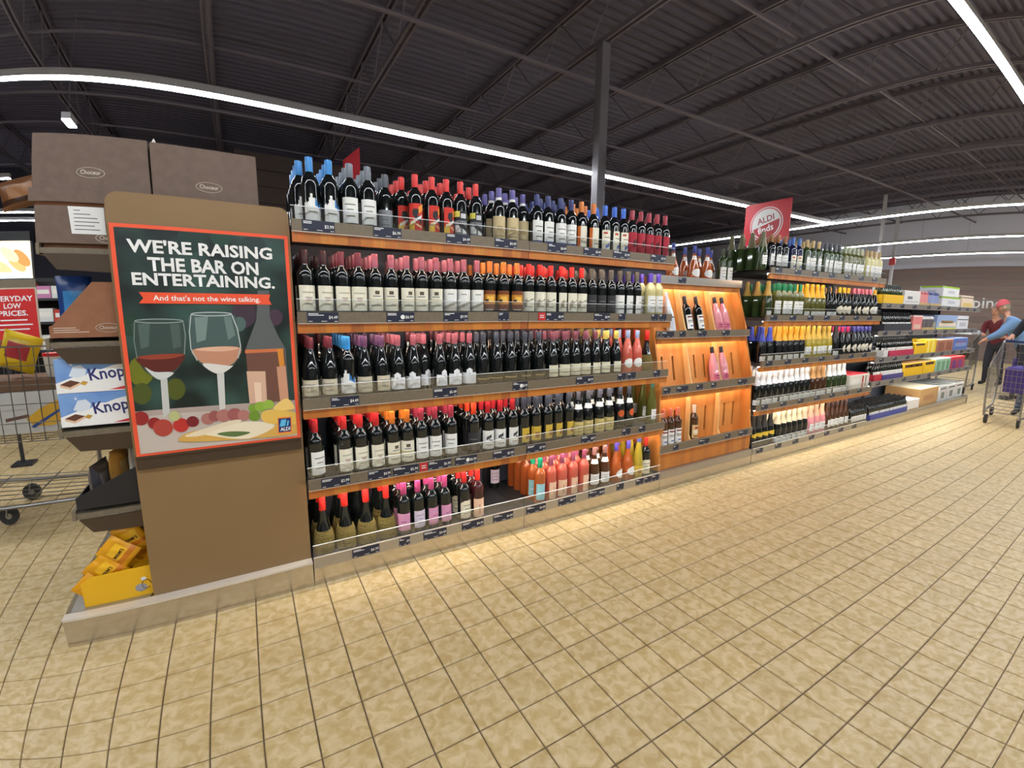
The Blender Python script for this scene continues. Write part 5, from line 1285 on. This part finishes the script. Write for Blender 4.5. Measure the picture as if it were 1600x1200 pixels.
bag(-1.86, 1.72, .93, .22, .1, .24, [(120, 60, 40), (160, 90, 50)], 'brown snack bag in the left cart', lean=-.1, name='snack_bag')
tb = empty('round_tub', (-1.27, 1.66, .905), 'round tub with a red lid in the left cart', 'tub')
MB().lathe([(.055, 0), (.065, .13)], 18).obj('tub_wall', paint((206, 200, 190), .5), tb, world=False); MB().lathe([(.068, .13), (.068, .148), (0, .149)], 18).obj('lid', paint((220, 40, 40), .4), tb, world=False)
cn = empty('silver_can', (-1.17, 1.62, .905), 'tall silver can with blue band in the left cart', 'can')
MB().lathe([(.033, 0), (.036, .005), (.036, .19), (.03, .2)], 16).obj('can_wall', mat('can_metal', srgb(206, 210, 216), .25, .7), cn, world=False); MB().lathe([(.0365, .06), (.0365, .1)], 16).obj('band', paint((40, 60, 150), .4), cn, world=False)
# right cart, coming towards the camera
cR = cart((7.72, -.76, 0), 0, 'shopping cart with a purple bag pushed by the person in black', L=.92, w0=.2, w1=.27, zb0=.34, zb1=.42, zt0=.72, zt1=1.0)
pb = empty('purple_bag', (8.0, -.88, .4), 'purple shopping bag standing in the right cart', 'bag')
MB().bbox(7.8, -.925, .43, 8.3, -.71, .74, .02).obj('bag_body', mat('purple_fabric', srgb(70, 52, 130), .7, bump=(60, .3)), pb)
for yy in (-.88, -.76): MB().tube([(7.95, yy, .735), (7.97, yy, .84), (8.1, yy, .84), (8.12, yy, .735)], .008, 6).obj('bag_handle', mat('purple_fabric', (0, 0, 0)), pb)
gb = empty('produce_bag', (8.3, -.7, .4), 'clear bag of greens in the right cart', 'bag')
MB().blob((8.47, -.68, .53), (.09, .07, .09), 12, 9, f=lambda p: p * (1 + .12 * math.sin(9 * p.x + 7 * p.z))).obj('greens', noisemat('mixed_greens', srgb(90, 100, 60), srgb(150, 140, 110), 30, .6), gb)
# far cart by the shelves
cart((10.35, .5, 0), math.radians(10), 'dark shopping cart at the end of the shelves with blue packs on it', L=.9, w0=.22, w1=.27)
fb = empty('blue_pack', (10.8, .57, 1.03), 'white and blue pack lying across the far cart', 'packet')
MB().bbox(10.5, .34, 1.03, 11.05, .8, 1.09, .01).obj('pack_body', paint((226, 228, 232), .5), fb); MB().box(10.55, .42, 1.09, 10.95, .72, 1.11).obj('blue_panel', paint((110, 150, 206), .5), fb)
co = empty('brown_coat', (10.75, .57, .46), 'brown coat heaped in the far cart', 'coat')
MB().blob((10.75, .57, .7), (.2, .17, .2), 12, 9, f=lambda p: p * (1 + .1 * math.sin(8 * p.x + 5 * p.y))).obj('coat_fabric', mat('brown_fabric', srgb(84, 60, 52), .9, bump=(40, .5)), co)

# ------------------------------------------------------------------ people
SKIN = mat('skin', srgb(206, 150, 122), .55)
def person(loc, label, joints, mats_, head, look, hair=None, cap=None):
    """joints: name -> (pos, radius, parent, material); the first is the pelvis. one continuous skinned surface"""
    names = list(joints); idx = {n: i for i, n in enumerate(names)}
    vs = [Vector(joints[n][0]) for n in names]
    es = [(idx[joints[n][2]], idx[n]) for n in names if joints[n][2]]
    me = bpy.data.meshes.new('body'); me.from_pydata(vs, es, [])
    o = bpy.data.objects.new('body_tmp', me); COL.objects.link(o)
    sk = o.modifiers.new('skin', 'SKIN'); sk.use_smooth_shade = True
    for i, n in enumerate(names):
        d = me.skin_vertices[0].data[i]; r = joints[n][1]; d.radius = r if isinstance(r, tuple) else (r, r); d.use_root = (i == 0)
    ss = o.modifiers.new('sub', 'SUBSURF'); ss.levels = 2; ss.render_levels = 2
    dg = bpy.context.evaluated_depsgraph_get(); out = bpy.data.meshes.new_from_object(o.evaluated_get(dg))
    bpy.data.objects.remove(o)
    keys = list(mats_)
    out.materials.clear()
    for k in keys: out.materials.append(mats_[k])
    segs = [(vs[a], vs[b], keys.index(joints[names[b]][3])) for a, b in es]
    for p in out.polygons:
        c = p.center; best = 9; bi = 0
        for a, b, m in segs:
            ab = b - a; t = max(0, min(1, (c - a).dot(ab) / max(ab.length_squared, 1e-9))); d = (a + ab * t - c).length
            if d < best: best = d; bi = m
        p.material_index = bi; p.use_smooth = True
    root = empty('person', loc, label, 'person')
    # head with brow, nose, chin and ears, joined to the neck
    F = Vector(look).normalized(); U = Vector((0, 0, 1)) - F * F.z; U.normalize(); Rr = F.cross(U); hc = Vector(head)
    mb = MB(); hs = []
    def hp(p):
        x, y, z = p.x, p.y, p.z
        if z < 0: x *= 1 - .28 * (-z) ** 1.3; y *= 1 - .12 * (-z)
        if y > .75 and abs(x) < .22: y += .17 * max(0, 1 - abs(z + .12) * 4) * (1 - abs(x) / .22)
        if y > .55 and .02 < z < .2 and .15 < abs(x) < .5: y -= .07
        return Vector((x, y, z))
    mb.blob((0, 0, 0), (.074, .094, .115), 24, 18, keys.index('skin'), hp)
    for s in (-1, 1): mb.blob((s * .075, -.005, -.005), (.012, .02, .03), 8, 6, keys.index('skin'))
    for v in mb.v: hs.append(hc + Rr * v[0] + F * v[1] + U * v[2])
    mb.v = [tuple(v) for v in hs]
    hm = mb.mesh('head', [mats_[k] for k in keys])
    bm_ = bmesh.new(); bm_.from_mesh(out); bm_.from_mesh(hm); bm_.to_mesh(out); bm_.free()
    bo = link('body', out, root, None, True)
    for s in (-1, 1):
        e = hc + Rr * (s * .03) + F * .083 + U * .012; MB().blob(e, (.009, .009, .007), 8, 6).obj('eye', mat('eye_dark', (.02, .015, .012), .2), root)
    e = hc + F * .083 - U * .055; MB().blob(e, (.022, .012, .006), 8, 6).obj('mouth', mat('lip', srgb(160, 90, 84), .5), root)
    def shell(r, zmin, m, nm, brim=0):
        g = MB(); g.blob((0, 0, 0), r, 22, 14); keep = []
        tv = [hc + Rr * v[0] + F * (v[1] - .006) + U * (v[2] + .012) for v in g.v]
        fs = [f for f in g.f if min(g.v[i][2] for i in f) > zmin and not (zmin < 0 and max(g.v[i][1] for i in f) > .05 and min(g.v[i][2] for i in f) < .04)]
        used = sorted({i for f in fs for i in f}); ix = {v: j for j, v in enumerate(used)}
        k = MB(); k.add([tv[i] for i in used], [tuple(ix[i] for i in f) for f in fs], 0, True); k.obj(nm, m, root)
        if brim:
            k = MB()
            n = 10; pts = []
            for j in range(n + 1):
                a = math.pi * j / n; pts.append((.07 * math.cos(a), .07 + .075 * math.sin(a), .028 - .012 * math.sin(a)))
            pts += [(-.07, .06, .03), (.07, .06, .03)]
            k.add([hc + Rr * p[0] + F * p[1] + U * p[2] for p in pts] + [hc + Rr * p[0] + F * p[1] + U * (p[2] + .006) for p in pts], [tuple(range(len(pts))), tuple(range(2 * len(pts) - 1, len(pts) - 1, -1))] + [(i, len(pts) + i, len(pts) + (i + 1) % len(pts), (i + 1) % len(pts)) for i in range(len(pts))])
            k.obj('cap_brim', m, root)
    if hair: shell((.083, .1, .118), -.075, hair, 'hair')
    if cap: shell((.09, .108, .124), .02, cap, 'cap', 1)
    return root
def hand(J, name, wrist, direction, palm_n, parent):
    """palm with four fingers and a thumb, curled over a bar"""
    d = Vector(direction).normalized(); n = Vector(palm_n).normalized(); s = d.cross(n).normalized(); w_ = Vector(wrist)
    J[name + '_palm'] = (w_ + d * .05, (.034, .017), parent, 'skin')
    for k in range(4):
        b = w_ + d * .085 + s * (.024 - .016 * k); L = (.028, .032, .03, .024)[k]
        J['%s_f%da' % (name, k)] = (b, .0095, name + '_palm', 'skin')
        J['%s_f%db' % (name, k)] = (b + d * L * .8 + n * L * .6, .0088, '%s_f%da' % (name, k), 'skin')
        J['%s_f%dc' % (name, k)] = (b + d * L * .5 + n * L * 1.5, .008, '%s_f%db' % (name, k), 'skin')
    b = w_ + d * .035 + s * .036
    J[name + '_t1'] = (b, .0105, name + '_palm', 'skin'); J[name + '_t2'] = (b + d * .03 + s * .008 + n * .02, .0095, name + '_t1', 'skin')
def body(px, py, lean, face, shoes, hands, tall=1., hip=.93, bulk=1.):
    """skeleton in world coordinates: pelvis at (px, py, hip), spine leaning along lean, facing face"""
    f = Vector((face[0], face[1], 0)).normalized(); r = Vector((f.y, -f.x, 0)); J = {}
    P0 = Vector((px, py, hip * tall)); sp = Vector(lean).normalized()
    J['pelvis'] = (P0, (.15, .115), None, 'legs')
    J['waist'] = (P0 + sp * .17 * tall, (.135, .105), 'pelvis', 'top')
    J['chest'] = (P0 + sp * .36 * tall, (.165, .12), 'waist', 'top')
    J['collar'] = (P0 + sp * .49 * tall, (.10, .085), 'chest', 'top')
    nk = P0 + sp * .57 * tall + f * .015
    J['neck'] = (nk, .055, 'collar', 'skin')
    J['skull'] = (nk + (sp * .4 + f * .2 + Vector((0, 0, .4))).normalized() * .1, .06, 'neck', 'skin')
    for s, nm in ((1, 'right'), (-1, 'left')):
        sh = P0 + sp * .46 * tall + r * (s * .185)
        J[nm + '_shoulder'] = (sh, .068, 'collar', 'top')
        h = Vector(hands[nm]); mid = (sh + h) / 2; drop = max(.02, .30 - (h - sh).length * .5)
        el = mid + Vector((0, 0, -drop)) - f * .03 + r * (s * .05)
        J[nm + '_elbow'] = (el, .05, nm + '_shoulder', 'top')
        d = (h - el).normalized(); wr = h - d * .1
        J[nm + '_cuff'] = (el + (wr - el) * .85, .038, nm + '_elbow', 'top')
        J[nm + '_wrist'] = (wr, .027, nm + '_cuff', 'skin')
        hand(J, nm, wr, d, Vector((0, 0, -1)), nm + '_wrist')
        hp = P0 + r * (s * .09) - Vector((0, 0, .06))
        J[nm + '_hip'] = (hp, .1, 'pelvis', 'legs')
        ft = Vector((*shoes[nm], .075)); kn = (hp + ft) / 2 + f * .05
        J[nm + '_knee'] = (kn, .066, nm + '_hip', 'legs')
        J[nm + '_calf'] = (kn + (ft - kn) * .4 - f * .015, .058, nm + '_knee', 'legs')
        J[nm + '_ankle'] = (ft, .043, nm + '_calf', 'legs')
        J[nm + '_heel'] = (Vector((ft.x, ft.y, .04)) - f * .03, .038, nm + '_ankle', 'shoes')
        J[nm + '_ball'] = (Vector((ft.x, ft.y, .035)) + f * .11, (.042, .033), nm + '_heel', 'shoes')
        J[nm + '_toe'] = (Vector((ft.x, ft.y, .03)) + f * .18, (.034, .026), nm + '_ball', 'shoes')
    if bulk != 1:
        for k, v in J.items():
            if v[3] == 'top': J[k] = (v[0], tuple(c * bulk for c in v[1]) if isinstance(v[1], tuple) else v[1] * bulk, v[2], v[3])
    return J
DENIM = mat('blue_denim', srgb(70, 84, 112), .85, bump=(220, .2))
MP = {'top': mat('black_jacket', srgb(34, 34, 42), .8, bump=(50, .4)), 'legs': DENIM, 'skin': SKIN, 'shoes': mat('dark_shoe', (.02, .018, .016), .5)}
J = body(9.12, -.9, (-.42, .03, 1), (-1, .1), {'right': (9.02, -.7), 'left': (9.1, -1.06)}, {'right': (8.735, -.52, 1.062), 'left': (8.735, -.94, 1.062)})
person((9.06, -.78, 0), 'person in black jacket and jeans leaning on the right cart', J, MP, J['skull'][0] + Vector((-.02, 0, .06)), (-1, .15, -.3), hair=mat('dark_hair', srgb(44, 34, 30), .7, bump=(120, .6)))
MP2 = {'top': mat('light_blue_jacket', srgb(110, 144, 184), .8, bump=(40, .4)), 'legs': mat('dark_trousers', srgb(48, 46, 54), .85), 'skin': SKIN, 'shoes': mat('dark_shoe', (0, 0, 0))}
J = body(10.6, -.42, (-.25, .52, 1), (-.35, 1), {'right': (10.8, -.48), 'left': (10.45, -.36)}, {'right': (10.78, .16, .96), 'left': (10.3, .16, .92)}, bulk=1.3, hip=.88)
person((10.62, -.42, 0), 'person in light blue jacket and red cap bending over the far cart', J, MP2, J['skull'][0] + Vector((-.01, .03, .05)), (-.3, .9, -.35), hair=mat('grey_hair', srgb(150, 136, 116), .8, bump=(120, .6)), cap=mat('red_cap', srgb(196, 84, 92), .8, bump=(200, .2)))
MP3 = {'top': mat('maroon_coat', srgb(110, 40, 46), .85, bump=(50, .4)), 'legs': mat('dark_trousers', (0, 0, 0)), 'skin': SKIN, 'shoes': mat('dark_shoe', (0, 0, 0))}
J = body(12.55, .38, (-.12, .1, 1), (-1, .2), {'right': (12.5, .5), 'left': (12.58, .24)}, {'right': (12.25, .56, 1.0), 'left': (12.25, .26, .98)}, tall=.88)
person((12.54, .37, 0), 'person in maroon coat beyond the far cart', J, MP3, J['skull'][0] + Vector((-.01, 0, .05)), (-1, .2, -.1), hair=mat('grey_hair', (0, 0, 0)))
